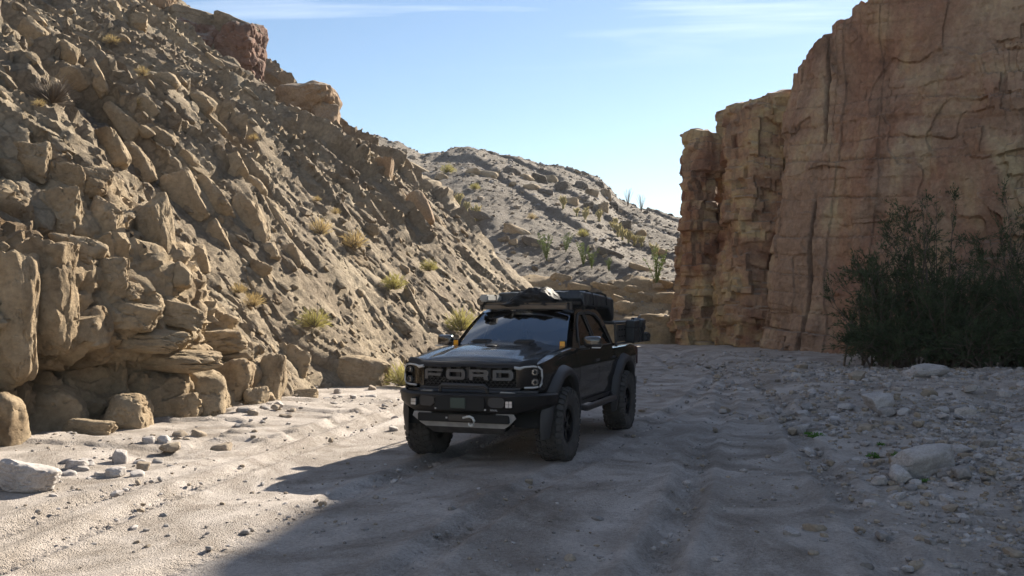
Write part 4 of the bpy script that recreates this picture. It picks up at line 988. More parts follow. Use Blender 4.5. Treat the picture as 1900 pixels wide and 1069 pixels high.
# grille with block letters
bm = nb(); surf(bm, lambda u, v: (-0.66 + 1.32 * u, front_y(-0.66 + 1.32 * u) + 0.045, 0.925 + 0.325 * v), 20, 2); solid(bm, 0.02); grille = bm_part('grille', bm, M_DARK, truck)
def gbar(pts, r, name='grille_bar', m=M_PLAST, flat=1.0):
    b = nb(); tube(b, [(x, front_y(x) + dy, z) for (x, z, dy) in pts], r, 6, flat=flat); return bm_part(name, b, m, grille)
xs20 = [-0.64 + 1.28 * i / 20 for i in range(21)]
gbar([(x, 1.232, 0.005) for x in xs20], 0.020); gbar([(x, 0.935, 0.0) for x in xs20], 0.020)
for xa in (-0.30, 0.30): gbar([(xa - 0.20 + 0.4 * i / 6, 1.200, 0.012) for i in range(7)], 0.012, m=M_GREYP)
bm = nb()          # honeycomb mesh
for row in range(4):
    z = 0.963 + row * 0.030
    for i in range(22):
        x = -0.60 + (i + (row % 2) * 0.5) * 0.0555
        if abs(x) > 0.61: continue
        y = front_y(x) + 0.022
        box(bm, (x, y, z), (0.034, 0.02, 0.007)); box(bm, (x + 0.0275, y, z + 0.015), (0.022, 0.02, 0.006), (0, 0.95 if row % 2 else -0.95, 0))
bm_part('grille_mesh', bm, M_PLAST, grille)
for i in range(9):
    bm = nb(); x = -0.52 + i * 0.13; box(bm, (x, front_y(x) + 0.03, 1.125), (0.05, 0.02, 0.13)); bm_part('grille_rib', bm, M_PLAST, grille)
LW, LH, ST = 0.245, 0.124, 0.036
def ring(w, h, c1, c2, st):
    """octagon ring as quads: chamfers c1 on the left, c2 on the right"""
    o = [(c1, 0), (w - c2, 0), (w, c2), (w, h - c2), (w - c2, h), (c1, h), (0, h - c1), (0, c1)]
    i1, i2 = max(0.002, c1 - st * 0.5), max(0.002, c2 - st * 0.5); a, b = st * 1.25, st
    i = [(a + i1, b), (w - a - i2, b), (w - a, b + i2), (w - a, h - b - i2), (w - a - i2, h - b), (a + i1, h - b), (a, h - b - i1), (a, b + i1)]
    return [[o[k], o[(k + 1) % 8], i[(k + 1) % 8], i[k]] for k in range(8)]
LETTERS = {
    'F': [[(0, 0), (0.046, 0), (0.046, 0.04), (LW * 0.92, 0.04), (LW * 0.92, 0.072), (0.046, 0.072), (0.046, 0.096), (LW, 0.096), (LW, LH), (0.02, LH), (0, LH - 0.02)]],
    'O': ring(LW, LH, 0.024, 0.024, 0.034),
    'R': [[(0, 0), (0.046, 0), (0.046, LH), (0, LH)], [(0.046, 0.096), (LW - 0.06, 0.096), (LW - 0.06, 0.072), (0.046, 0.072), (0.046, 0.040), (LW - 0.06, 0.040), (LW - 0.05, 0), (LW, 0), (LW - 0.012, 0.05), (LW, 0.064), (LW, LH - 0.022), (LW - 0.022, LH), (0.046, LH)]],
    'D': ring(LW, LH, 0.003, 0.03, 0.034)}
for k, ch in enumerate('FORD'):
    bm = nb(); x0 = -0.575 + k * 0.300
    # seen from the front the first letter stands at the vehicle's right (x < 0)
    for poly in LETTERS[ch]: prism(bm, poly, lambda a, z, x0=x0: (x0 + a, front_y(x0 + a) - 0.018, 1.040 + z), (0, 0.035, 0))
    bm_part('letter', bm, M_GREYP, grille, 30)
# headlights
for s in (1, -1):
    bm = nb()
    def hl(u, v, s=s):
        x = 0.60 + 0.29 * u; return (s * x, front_y(x) - 0.005 + 0.01 * (1 - v), 0.955 + 0.275 * v)
    surf(bm, hl, 14, 8); solid(bm, 0.03); head = bm_part('headlight', bm, plain('lamp_housing', (0.012, 0.012, 0.013), 0.12, 0, 1.0) if s > 0 else bpy.data.materials['lamp_housing'], truck)
    C = [(0.585, 1.196), (0.65, 1.186), (0.70, 1.204), (0.80, 1.212), (0.855, 1.204), (0.888, 1.17), (0.893, 1.09), (0.888, 1.01), (0.865, 0.972), (0.80, 0.962), (0.70, 0.960)]
    bm = nb(); tube(bm, [(s * x, front_y(x) - 0.030, z) for (x, z) in C], [0.020, 0.020] + [0.013] * 9, 6); bm_part('running_light', bm, M_DRL, head)
    for z in (1.145, 1.025):
        bm = nb(); x = 0.815; box(bm, (s * x, front_y(x) - 0.012, z), (0.085, 0.05, 0.075), (0, 0, s * 0.45)); pj = bm_part('projector', bm, M_GREYP, head, bevel=0.015)
        bm = nb(); box(bm, (s * (x + 0.002), front_y(x) - 0.036, z), (0.066, 0.02, 0.056), (0, 0, s * 0.45)); bm_part('projector_ring', bm, M_CHROME, pj, bevel=0.012)
        bm = nb(); bmesh.ops.create_uvsphere(bm, u_segments=12, v_segments=8, radius=0.024, matrix=Matrix.Translation((s * (x + 0.005), front_y(x) - 0.040, z))); bm_part('lens', bm, M_DARK, pj)
# apron between grille and bumper
bm = nb(); surf(bm, lambda u, v: (-0.86 + 1.72 * u, front_y(-0.86 + 1.72 * u) - 0.02 - 0.05 * (1 - v), 0.83 + 0.095 * v), 24, 3); solid(bm, 0.02); apron = bm_part('front_apron', bm, M_PAINT, truck, 60)
for s in (1, -1):
    bm = nb(); prism(bm, [(0.42, 0.875), (0.66, 0.862), (0.60, 0.905), (0.44, 0.915)], lambda x, z, s=s: (s * x, front_y(x) - 0.075, z), (0, 0.02, 0)); bm_part('apron_insert', bm, M_SILV, apron)
# steel bumper
BP = [(0, -1.065), (0.30, -1.06), (0.50, -1.045), (0.66, -1.0), (0.80, -0.90), (0.93, -0.76), (1.015, -0.60), (1.03, -0.50)]
BX = [-p[0] for p in BP[::-1]][:-1] + [p[0] for p in BP]; BY = [p[1] for p in BP[::-1]][:-1] + [p[1] for p in BP]
BPR = [(0.20, 0.900), (0.03, 0.893), (0.0, 0.870), (0.012, 0.76), (0.05, 0.672), (0.10, 0.645), (0.25, 0.640)]
def bump_pt(u, v):
    k = u * (len(BX) - 1); i = min(int(k), len(BX) - 2); f = k - i
    x = BX[i] * (1 - f) + BX[i + 1] * f; y = BY[i] * (1 - f) + BY[i + 1] * f
    tx, ty = BX[i + 1] - BX[i], BY[i + 1] - BY[i]; L = math.hypot(tx, ty); nx, ny = -ty / L, tx / L     # points rearwards/inwards
    kk = v * (len(BPR) - 1); j = min(int(kk), len(BPR) - 2); g = kk - j
    ins = BPR[j][0] * (1 - g) + BPR[j + 1][0] * g; z = BPR[j][1] * (1 - g) + BPR[j + 1][1] * g
    rise = 0.05 * ss(0.62, 0.95, abs(x)) * ss(0.80, 0.66, z)
    return (x + nx * ins, y + ny * ins, z + rise)
bm = nb(); surf(bm, bump_pt, 14, 6); solid(bm, -0.012); bumper = bm_part('front_bumper', bm, M_STEEL, truck, 25)
bm = nb(); prism(bm, [(-0.30, 0.70), (0.28, 0.70), (0.30, 0.73), (0.30, 0.84), (0.27, 0.862), (-0.29, 0.862), (-0.32, 0.84), (-0.32, 0.73)], lambda x, z: (x, -1.078, z), (0, 0.03, 0)); bm_part('bumper_recess', bm, M_DARK, bumper)
bm = nb(); box(bm, (-0.03, -1.085, 0.785), (0.19, 0.012, 0.12)); bm_part('license_plate', bm, M_PLATE, bumper, bevel=0.004)
for s in (1, -1):
    bm = nb(); prism(bm, [(0.34, 0.775), (0.385, 0.74), (0.52, 0.74), (0.54, 0.775), (0.54, 0.83), (0.51, 0.855), (0.38, 0.855), (0.34, 0.835)], lambda x, z, s=s: (s * x, -1.071 + 0.16 * (x - 0.3) ** 1.5, z), (0, 0.02, 0)); bm_part('bumper_pocket', bm, M_PLAST, bumper)
    bm = nb(); box(bm, (s * 0.605, -1.045, 0.785), (0.10, 0.07, 0.10), (0, 0, s * 0.28)); pod = bm_part('fog_light', bm, M_DARK, bumper, bevel=0.02)
    bm = nb()
    for a in (-1, 1):
        for b in (-1, 1): box(bm, (s * 0.605 + a * 0.019, -1.083 + s * a * 0.006, 0.785 + b * 0.019), (0.034, 0.012, 0.034), (0, 0, s * 0.28))
    bm_part('lens', bm, M_LENS, pod)
    bm = nb(); box(bm, (s * 0.315, -1.085, 0.715), (0.018, 0.012, 0.018)); bm_part('marker_stud', bm, M_DRL, bumper)
def text_mesh(body, size, depth):
    cu = bpy.data.curves.new('emblem', 'FONT'); cu.body = body; cu.size = size; cu.extrude = depth
    o = bpy.data.objects.new('emblem', cu); COL.objects.link(o); dg = bpy.context.evaluated_depsgraph_get()
    me = bpy.data.meshes.new_from_object(o.evaluated_get(dg)); bpy.data.objects.remove(o); return me
me = text_mesh('RIVAL', 0.034, 0.002); me.materials.append(M_DRL)
link('emblem', me, bumper, (0.375, -1.072, 0.700), (math.pi / 2, 0, 0.05))
bm = nb(); tube(bm, [(-0.30, -0.97, 0.89), (-0.30, -0.985, 0.955), (-0.27, -0.985, 0.985), (0.27, -0.985, 0.985), (0.30, -0.985, 0.955), (0.30, -0.97, 0.89)], 0.024, 8); bm_part('bumper_hoop', bm, M_STEEL, bumper)
# winch bay, fairlead, hook, skid plate, tow points
bm = nb(); box(bm, (0, -0.90, 0.60), (1.16, 0.24, 0.10)); bm_part('winch_bay', bm, M_DARK, truck, bevel=0.01)
bm = nb(); box(bm, (-0.02, -1.035, 0.605), (0.30, 0.03, 0.075)); fair = bm_part('fairlead', bm, M_STEEL, truck, bevel=0.012)
bm = nb(); box(bm, (-0.185, -1.055, 0.605), (0.02, 0.015, 0.02)); bm_part('marker_stud', bm, M_DRL, fair)
bm = nb(); H = Vector((0.13, -1.085, 0.58))
tube(bm, [H + Vector(v) for v in [(-0.05, 0, 0.045), (-0.01, 0, 0.05), (0.03, 0, 0.035), (0.048, 0, 0.0), (0.04, 0, -0.045), (0.01, 0, -0.06), (-0.018, 0, -0.045), (-0.02, 0, -0.02)]], [0.016, 0.015, 0.015, 0.016, 0.017, 0.016, 0.012, 0.007], 8)
tube(bm, [H + Vector((-0.10, 0.02, 0.03)), H + Vector((-0.04, 0, 0.045))], 0.014, 6); bm_part('winch_hook', bm, plain('hook_metal', (0.55, 0.54, 0.50), 0.4, 0.2), truck)
bm = nb()
SK = [(-0.66, 0.61), (-0.635, 0.66), (-0.42, 0.66), (-0.33, 0.565), (0.33, 0.565), (0.42, 0.66), (0.635, 0.66), (0.66, 0.61), (0.56, 0.52), (0.50, 0.485), (-0.50, 0.485), (-0.56, 0.52)]
prism(bm, SK, lambda x, z: (x, -1.0 + (0.655 - z) * 0.35, z), (0, 0.015, 0.004)); skid = bm_part('skid_plate', bm, M_SILV, truck)
bm = nb(); prism(bm, [(-0.52, 0.485), (0.52, 0.485), (0.44, 0.40), (-0.44, 0.40)], lambda x, z: (x, -0.937 + (0.485 - z) * 1.2, z), (0, 0.015, 0.006)); bm_part('skid_lower', bm, plain('worn_skid', (0.10, 0.095, 0.09), 0.5, 0.5, vary=0.3, vscale=10), skid)
for s in (1, -1):
    bm = nb(); prism(bm, [(0.36, 0.575), (0.50, 0.575), (0.535, 0.595), (0.49, 0.622), (0.40, 0.622)], lambda x, z, s=s: (s * x, -0.995 + (0.655 - z) * 0.35, z), (0, 0.01, 0)); bm_part('tow_slot', bm, M_DARK, skid)
    bm = nb(); box(bm, (s * 0.455, -0.992, 0.598), (0.085, 0.03, 0.022)); bm_part('tow_hook', bm, M_HOOK, truck, bevel=0.005)
# mirrors, ditch lights
for s in (1, -1):
    W, Fm = soft_box(5, (0.122, 0.062, 0.082), n=12, rnd=0.42, amp=0.0)
    W[:, 2] += np.where(W[:, 2] < 0, 0.10 * (0.122 - s * W[:, 0]) * 0.6, 0); W[:, 1] += 0.25 * np.maximum(0, s * W[:, 0]) 
    mir = link('side_mirror', mesh_np('side_mirror', W, Fm, M_PAINT), truck, (s * 1.07, 0.93, 1.437))
    bm = nb(); tube(bm, [(s * 0.90, 0.93, 1.36), (s * 1.02, 0.93, 1.375)], 0.03, 8); bm_part('mirror_arm', bm, M_PLAST, truck)
    bm = nb(); box(bm, (s * 1.135, 0.862, 1.372), (0.115, 0.02, 0.016), (0, 0, s * 0.16)); bm_part('turn_signal', bm, M_DRL, truck)
    bm = nb(); box(bm, (s * 0.755, 0.60, 1.425), (0.085, 0.06, 0.085), (0, 0, s * 0.1)); dl = bm_part('ditch_light', bm, M_DARK, truck, bevel=0.012)
    bm = nb(); box(bm, (s * 0.755, 0.567, 1.425), (0.068, 0.012, 0.068), (0, 0, s * 0.1)); bm_part('amber_lens', bm, M_AMBER, dl, bevel=0.004)
    bm = nb(); box(bm, (s * 0.765, 0.61, 1.37), (0.03, 0.03, 0.04)); bm_part('bracket', bm, M_STEEL, dl)
# bed: floor, tailgate, lights, rear bumper
bm = nb(); box(bm, (0, 3.58, 0.78), (1.64, 1.62, 0.05)); bm_part('bed_floor', bm, M_DARK, truck)
bm = nb(); box(bm, (0, 4.395, 1.02), (1.62, 0.06, 0.56)); bm_part('tailgate', bm, M_PAINT, truck, bevel=0.015)
bm = nb(); box(bm, (0, 4.47, 0.68), (1.75, 0.14, 0.18)); bm_part('rear_bumper', bm, M_STEEL, truck, bevel=0.03)
for s in (1, -1):
    bm = nb(); box(bm, (s * 0.865, 4.40, 1.10), (0.10, 0.07, 0.30)); bm_part('tail_light', bm, plain('tail_red', (0.06, 0.008, 0.008), 0.3, 0, 0.3) if s > 0 else bpy.data.materials['tail_red'], truck, bevel=0.015)
# wheels: tyre with block tread, dark rim
def wheel_meshes():
    bm = nb(); seg = 72
    prof = [(-0.105, 0.225), (-0.140, 0.245), (-0.160, 0.31), (-0.165, 0.36), (-0.158, 0.415), (-0.138, 0.443), (-0.09, 0.450), (0, 0.452), (0.09, 0.450), (0.138, 0.443), (0.158, 0.415), (0.165, 0.36), (0.160, 0.31), (0.140, 0.245), (0.105, 0.225)]
    g = [[bm.verts.new((x, math.cos(a) * r, math.sin(a) * r)) for (x, r) in prof] for a in [2 * math.pi * i / seg for i in range(seg)]]
    for i in range(seg):
        for j in range(len(prof) - 1): bm.faces.new((g[i][j], g[(i + 1) % seg][j], g[(i + 1) % seg][j + 1], g[i][j + 1]))
    n = 34; rr = random.Random(3)
    for i in range(n):
        for (x, w, l, off, tw) in ((-0.055, 0.058, 0.060, 0.0, 0.35), (0.008, 0.050, 0.058, 0.5, -0.4), (0.066, 0.052, 0.060, 0.1, 0.35)):
            a = 2 * math.pi * (i + off + rr.uniform(-0.06, 0.06)) / n
            R = Matrix.Rotation(a, 4, 'X') @ Matrix.Translation((x, 0, 0.450)) @ Matrix.Rotation(tw, 4, 'Z')
            vs = bmesh.ops.create_cube(bm, size=1.0, matrix=R @ Matrix.Diagonal((w, l, 0.026, 1)))['verts']
        for s in (1, -1):      # shoulder lugs running down the side wall
            a = 2 * math.pi * (i + 0.25 + (0.5 if s > 0 else 0)) / n
            ln = 0.075 if i % 2 else 0.058
            R = Matrix.Rotation(a, 4, 'X') @ Matrix.Translation((s * 0.128, 0, 0.441)) @ Matrix.Rotation(s * 0.45, 4, 'Y')
            bmesh.ops.create_cube(bm, size=1.0, matrix=R @ Matrix.Diagonal((ln, 0.058, 0.034, 1)))
            R = Matrix.Rotation(a, 4, 'X') @ Matrix.Translation((s * 0.162, 0, 0.405))
            bmesh.ops.create_cube(bm, size=1.0, matrix=R @ Matrix.Diagonal((0.014, 0.035, 0.05, 1)))
    bmesh.ops.recalc_face_normals(bm, faces=bm.faces)
    ty = bpy.data.meshes.new('tyre'); bm.to_mesh(ty); bm.free(); ty.materials.append(M_RUBBER)
    for p in ty.polygons: p.use_smooth = True
    ty.set_sharp_from_angle(angle=math.radians(35))
    bm = nb(); seg = 40
    prof = [(-0.11, 0.215), (-0.12, 0.232), (0.12, 0.232), (0.128, 0.225), (0.12, 0.205), (0.05, 0.195), (-0.11, 0.195)]
    g = [[bm.verts.new((x, math.cos(a) * r, math.sin(a) * r)) for (x, r) in prof] for a in [2 * math.pi * i / seg for i in range(seg)]]
    for i in range(seg):
        for j in range(len(prof)): bm.faces.new((g[i][j], g[(i + 1) % seg][j], g[(i + 1) % seg][(j + 1) % len(prof)], g[i][(j + 1) % len(prof)]))
    for i in range(6):
        a = 2 * math.pi * i / 6
        for da in (-0.16, 0.16):
            R = Matrix.Rotation(a + da, 4, 'X') @ Matrix.Translation((0.075, 0, 0.125))
            bmesh.ops.create_cube(bm, size=1.0, matrix=R @ Matrix.Diagonal((0.035, 0.032, 0.17, 1)))
    cyl(bm, (0.02, 0, 0), (0.095, 0, 0), 0.075, 20); cyl(bm, (0.095, 0, 0), (0.115, 0, 0), 0.04, 16); cyl(bm, (-0.1, 0, 0), (0.02, 0, 0), 0.14, 20)
    bmesh.ops.recalc_face_normals(bm, faces=bm.faces)
    ri = bpy.data.meshes.new('rim'); bm.to_mesh(ri); bm.free(); ri.materials.append(M_RIM)
    for p in ri.polygons: p.use_smooth = True
    ri.set_sharp_from_angle(angle=math.radians(35))
    return ty, ri
TY, RI = wheel_meshes()
for y in (0.0, WB):
    for s in (1, -1):
        w = bpy.data.objects.new('wheel', None); COL.objects.link(w); w.parent = truck; w.location = (s * TRK, y, WR - 0.012); w.rotation_euler = (RNG.uniform(0, 6), 0, 0 if s > 0 else math.pi)
        link('tyre', TY, w); link('rim', RI, w)
# roof rack and light bar
rack = None
bm = nb()
for s in (1, -1): box(bm, (s * 0.66, 2.06, 1.965), (0.035, 1.5, 0.045))
for k in range(5): box(bm, (0, 1.42 + k * 0.32, 1.975), (1.285, 0.06, 0.02))
for s in (1, -1):
    for y in (1.3, 1.95, 2.6): box(bm, (s * 0.665, y, 1.915), (0.03, 0.08, 0.09))
rack = bm_part('roof_rack', bm, M_STEEL, truck, bevel=0.004)
bm = nb(); box(bm, (0, 1.30, 1.912), (1.26, 0.06, 0.08)); lb = bm_part('light_bar', bm, M_PLAST, truck, bevel=0.01)
bm = nb(); box(bm, (0, 1.267, 1.912), (1.20, 0.008, 0.05)); bm_part('lens', bm, plain('bar_lens', (0.05, 0.05, 0.055), 0.15, 0, 0.6), lb)
bm = nb(); prism(bm, [(-0.66, 1.88), (0.66, 1.88), (0.66, 1.95), (-0.66, 1.95)], lambda x, z: (x, 1.345 + 0.03 * (x / 0.66) ** 2, z), (0, 0.012, 0)); bm_part('wind_deflector', bm, M_PLAST, rack)
bm = nb(); box(bm, (0, 1.29, 1.960), (1.22, 0.03, 0.012)); bm_part('deflector_lip', bm, plain('lip_bronze', (0.10, 0.07, 0.04), 0.5), rack)
bm = nb(); cyl(bm, (-0.655, 1.24, 1.985), (-0.655, 1.32, 1.985), 0.062, 20); cyl(bm, (-0.655, 1.28, 1.85), (-0.655, 1.28, 1.94), 0.014, 8); sp = bm_part('rack_lamp', bm, M_DARK, truck, bevel=0.008)
bm = nb(); cyl(bm, (-0.655, 1.230, 1.985), (-0.655, 1.241, 1.985), 0.048, 20); bm_part('lens', bm, bpy.data.materials['bar_lens'], sp)
# bed rack with bars and gear panel
bm = nb()
for s in (1, -1):
    tube(bm, [(s * 0.90, 2.95, 1.30), (s * 0.88, 2.95, 1.66)], 0.022, 8); tube(bm, [(s * 0.90, 4.15, 1.30), (s * 0.88, 4.15, 1.66)], 0.022, 8)
    tube(bm, [(s * 0.88, 2.86, 1.66), (s * 0.88, 4.28, 1.66)], 0.022, 8); tube(bm, [(s * 0.91, 2.86, 1.34), (s * 0.91, 4.28, 1.34)], 0.018, 8)
for y in (2.95, 4.15): tube(bm, [(-0.88, y, 1.66), (0.88, y, 1.66)], 0.022, 8)
bm_part('bed_rack', bm, M_STEEL, truck)
bm = nb(); box(bm, (0.905, 3.30, 1.50), (0.012, 0.62, 0.26)); gp = bm_part('gear_panel', bm, M_STEEL, truck, bevel=0.003)
for i in range(3):
    for j in range(2): bm = nb(); box(bm, (0.914, 3.12 + i * 0.18, 1.45 + j * 0.10), (0.006, 0.10, 0.02)); bm_part('panel_slot', bm, M_DARK, gp)

# ---------------------------------------------------------------- what the truck carries
def on_truck(o):
    o.location = TRUCK_LOC + Matrix.Rotation(TRUCK_YAW, 3, 'Z') @ Vector(o.location); o.rotation_euler = (o.rotation_euler[0], o.rotation_euler[1], o.rotation_euler[2] + TRUCK_YAW); return o
# folded roof tent: higher in front, sagging cover at the rear
def tent_shape(W):
    k = (W[:, 1] + 0.92) / 1.84
    W[:, 2] *= 1.0 - 0.12 * k
    W[:, 2] += -0.075 * k ** 1.5 - 0.16 * np.clip((k - 0.78) / 0.22, 0, 1) * np.clip(-W[:, 2] / 0.08 + 0.2, 0, 1.4)
    W[:, 2] += -0.03 * np.clip(np.abs(W[:, 0]) - 0.45, 0, 1)
    return W
V, F = soft_box(31, (0.66, 0.92, 0.10), n=40, rnd=0.2, amp=0.022, f=2.0, fold=0.012, shape=tent_shape)
tent = empty('roof_tent', (0.06, 2.66, 2.03)); on_truck(tent)
tag(tent, 'folded dark roof tent under its creased cover on the truck roof', 'roof tent')
link('cover', mesh_np('cover', V, F, M_CANVAS), tent)
bm = nb(); box(bm, (0, 0, -0.11), (1.22, 1.70, 0.03)); bm_part('base', bm, M_STEEL, tent, bevel=0.01)
for y in (-0.45, 0.35):
    bm = nb(); tube(bm, [(-0.67, y, -0.10), (-0.655, y, 0.06), (-0.58, y, 0.125 - 0.03 * (y + 0.9)), (0.58, y, 0.125 - 0.03 * (y + 0.9)), (0.655, y, 0.06), (0.67, y, -0.10)], 0.012, 6, flat=1.8); bm_part('strap', bm, M_DARK, tent)
# heap of wrapped gear in front of the tent
def heap_shape(W):
    r = np.clip(1.15 - (np.abs(W[:, 0] - 0.12) / 0.46) ** 1.3, 0.22, 1); W[:, 2] = (W[:, 2] + 0.11) * r - 0.11
    return W
V, F = soft_box(47, (0.38, 0.24, 0.12), n=34, rnd=0.4, amp=0.10, f=5.0, fold=0.030, shape=heap_shape)
hp_ = link('gear_bundle', mesh_np('gear_bundle', V, F, M_BAG), None, (0.02, 1.52, 2.02)); on_truck(hp_)
tag(hp_, 'crumpled glossy black bundle strapped to the roof rack ahead of the tent', 'bundle')
# awning case along the vehicle's right side of the rack
aw = empty('awning_case', (-0.60, 2.15, 2.035)); on_truck(aw); tag(aw, 'long pale awning case along the roof rack behind the round lamp', 'awning case')
bm = nb(); box(bm, (0, 0, 0), (0.13, 1.9, 0.10)); bm_part('case', bm, M_AWN, aw, bevel=0.02)
for y in (-0.6, 0.5): 
    bm = nb(); box(bm, (0, y, -0.005), (0.142, 0.05, 0.112)); bm_part('strap', bm, M_DARK, aw, bevel=0.01)
# cases hanging on the bed rack
def case(name, c, s, rot, label, seed):
    e = empty(name, c); e.rotation_euler = rot; on_truck(e); tag(e, label, 'case', 'cases on the bed rack')
    W, Fc = soft_box(seed, (s[0] / 2, s[1] / 2, s[2] / 2), n=14, rnd=0.18, amp=0.008, f=6)
    link('body', mesh_np('body', W, Fc, M_CASE), e)
    bm = nb(); box(bm, (0, 0, s[2] * 0.18), (s[0] + 0.012, s[1] + 0.012, 0.02)); bm_part('lid_seam', bm, M_DARK, e)
    for k in (-1, 1):
        bm = nb(); box(bm, (s[0] / 2 + 0.008, k * s[1] * 0.25, s[2] * 0.12), (0.02, 0.04, 0.06)); bm_part('latch', bm, M_STEEL, e, bevel=0.004)
    bm = nb(); tube(bm, [(0, -0.08, s[2] / 2), (0, -0.06, s[2] / 2 + 0.03), (0, 0.06, s[2] / 2 + 0.03), (0, 0.08, s[2] / 2)], 0.01, 6); bm_part('carry_handle', bm, M_STEEL, e)
    return e
case('fuel_case', (0.99, 3.66, 1.52), (0.16, 0.34, 0.36), (0, 0.05, 0), 'rounded black case hung on the side of the bed rack, nearest the cab', 71)
case('fuel_case', (1.0, 3.99, 1.53), (0.20, 0.26, 0.38), (0.05, 0.16, 0), 'taller black case tilted outwards behind the rounded one on the bed rack', 72)
case('tool_case', (0.98, 4.18, 1.40), (0.34, 0.28, 0.15), (-0.05, -0.12, 0), 'low black case at the rear end of the bed rack', 73)
# ---------------------------------------------------------------- rocks of the far hill
HR = [(1240, 562, 66, 42, -6), (1200, 560, 60, 36, 8), (1165, 578, 60, 40, 10), (1228, 608, 70, 16, 14), (1252, 622, 46, 18, 20), (1215, 590, 60, 16, 6), (1262, 575, 30, 34, 0), (1150, 560, 40, 24, 12),
      (1180, 540, 50, 22, 14), (1120, 535, 60, 22, 14), (1075, 535, 50, 20, 12), (1040, 520, 50, 24, 10), (1230, 530, 44, 22, 14), (1262, 640, 24, 22, 0),
      (905, 328, 40, 24, 8), (950, 322, 40, 22, 12), (975, 332, 34, 26, 8), (1000, 336, 34, 28, 6), (1025, 338, 30, 26, 10), (1045, 348, 34, 26, 14), (985, 350, 34, 22, 12), (1012, 360, 34, 24, 14), (880, 322, 34, 20, 8),
      (1078, 348, 32, 32, 0), (1098, 362, 26, 26, 10), (1113, 345, 20, 22, 0), (1125, 365, 24, 32, -10), (1138, 385, 20, 26, -6), (1118, 388, 24, 26, 0), (1092, 385, 22, 22, 0), (1060, 378, 34, 24, 10),
      (1160, 420, 26, 22, 0), (1190, 435, 22, 24, 0), (740, 300, 50, 22, 24), (780, 318, 60, 18, 26), (690, 290, 60, 20, 28), (820, 330, 30, 20, 20), (1000, 455, 80, 24, 18), (960, 432, 60, 24, 20), (900, 405, 60, 20, 24),
      (1230, 470, 40, 20, 14), (1130, 470, 60, 16, 18), (1190, 500, 50, 16, 18), (840, 455, 40, 24, -20), (880, 480, 36, 26, -10), (860, 500, 30, 36, -10), (905, 510, 50, 30, 20), (935, 530, 40, 26, 20), (1010, 545, 60, 26, 12)]
for i, (cx, cy, w, h, t) in enumerate(HR):
    slope_rock(cx, cy, w, h, t, 0.9, 0.45 if cy > 515 else 0.3, 700 + i, [M_BANK, M_ROCK, M_HILL][0 if cy > 515 else (2 if i % 2 else 1)], far_hill, 'rock', HILL_BVH, sub=4, p=11, rough=0.11, box=0.5)
_r = np.random.RandomState(9)
cnt = 0
while cnt < 70:
    x, y = _r.uniform(640, 1275), _r.uniform(290, 545)
    p, n = hit(HILL_BVH, x, y)
    if p is None or p.y > 100: continue
    cnt += 1; sz = float(np.exp(_r.normal(-1.85, 0.4))) * p.y / 60
    o = link('rock', LIB[_r.randint(len(LIB))], far_hill, p); o.rotation_euler = (_r.uniform(-0.4, 0.4), _r.uniform(-0.4, 0.4), _r.uniform(0, 6)); o.scale = (sz * 1.3, sz, sz * 0.75)
r = np.random.RandomState(12); A, B = HILL_V.shape[:2]
I = r.randint(5, A - 8, 9000); J = (r.uniform(0, 1, 9000) ** 0.9 * 235).astype(int); P = HILL_V[I, J]; uu = P[:, 0] / P[:, 1] * FPX + 950
P = P[(uu > 600) & (uu < 1330) & (P[:, 2] > 1.4)][:4200]
scatter_mesh('hill_stones', P, np.exp(r.normal(-2.75, 0.5, len(P))) * P[:, 1] / 60, [M_GREY, M_HILL, M_TANST], 13, sub=1, parent=far_hill)

# ---------------------------------------------------------------- boulders and stones lying in the wash
def on_ground(x, y):
    p = ground_at(x, y)
    for _ in range(3):
        z = float(ground_z(np.array([p.x]), np.array([p.y]))[0]); d = px_ray(x, y); k = (z - CAMH) / d.z; p = Vector((d.x * k, d.y * k, z))
    return p
def lying_rock(name, cx, by, w, h, tilt, seed, mat, label, depth=0.9, **k):
    p = on_ground(cx, by); sc = p.y / FPX; W, H = w * sc / 2, h * sc / 2
    kk = dict(sub=4, planes=12, p=11, rough=0.10, box=0.4); kk.update(k)
    o = link(name, rock_mesh(seed, mat, (W, W * depth, H * 1.15), **kk), None, p + Vector((0, W * depth * 0.7, H * 0.72)), Euler((0, math.radians(tilt), RNG.uniform(-0.3, 0.3))))
    return tag(o, label, 'boulder' if w > 60 else 'stone')
lying_rock('boulder', 38, 915, 112, 62, 10, 801, M_GRAN, 'pale granite boulder at the left edge, nearest on the sunlit sand', sub=5)
lying_rock('boulder', 1728, 884, 130, 60, -13, 802, M_GRAN, 'large rounded granite boulder in the shade right of the track', depth=0.6, sub=5, p=8, box=0.25, rough=0.07)
lying_rock('boulder', 1732, 702, 84, 28, -6, 803, M_GRAN, 'long pale boulder on the gravel bank in front of the big bush', sub=5, p=8)
lying_rock('boulder', 1872, 672, 84, 34, -24, 804, M_TANST, 'tan elongated boulder at the right edge under the big bush', sub=5)
lying_rock('stone', 1674, 900, 44, 36, 0, 805, M_GRAN, 'pale stone leaning on the near left side of the large granite boulder')
lying_rock('stone', 1638, 902, 36, 20, 0, 806, M_GRAN, 'smaller pale stone a little left of the large granite boulder')
lying_rock('stone', 1790, 888, 34, 24, 0, 807, M_GREY, 'grey stone at the near right side of the large granite boulder')
lying_rock('stone', 272, 825, 26, 18, 0, 808, M_GRAN, 'rounded pale stone, left of a pair below the undercut rock')
lying_rock('stone', 302, 824, 28, 20, 14, 809, M_GRAN, 'angular white stone, right of a pair below the undercut rock')
lying_rock('stone', 218, 860, 32, 28, 8, 810, M_GRAN, 'tallest pale stone of the cluster on the sand at the slope foot')
lying_rock('stone', 208, 886, 38, 20, -4, 811, M_GRAN, 'wedge-shaped pale stone nearest the camera in the cluster at the slope foot')
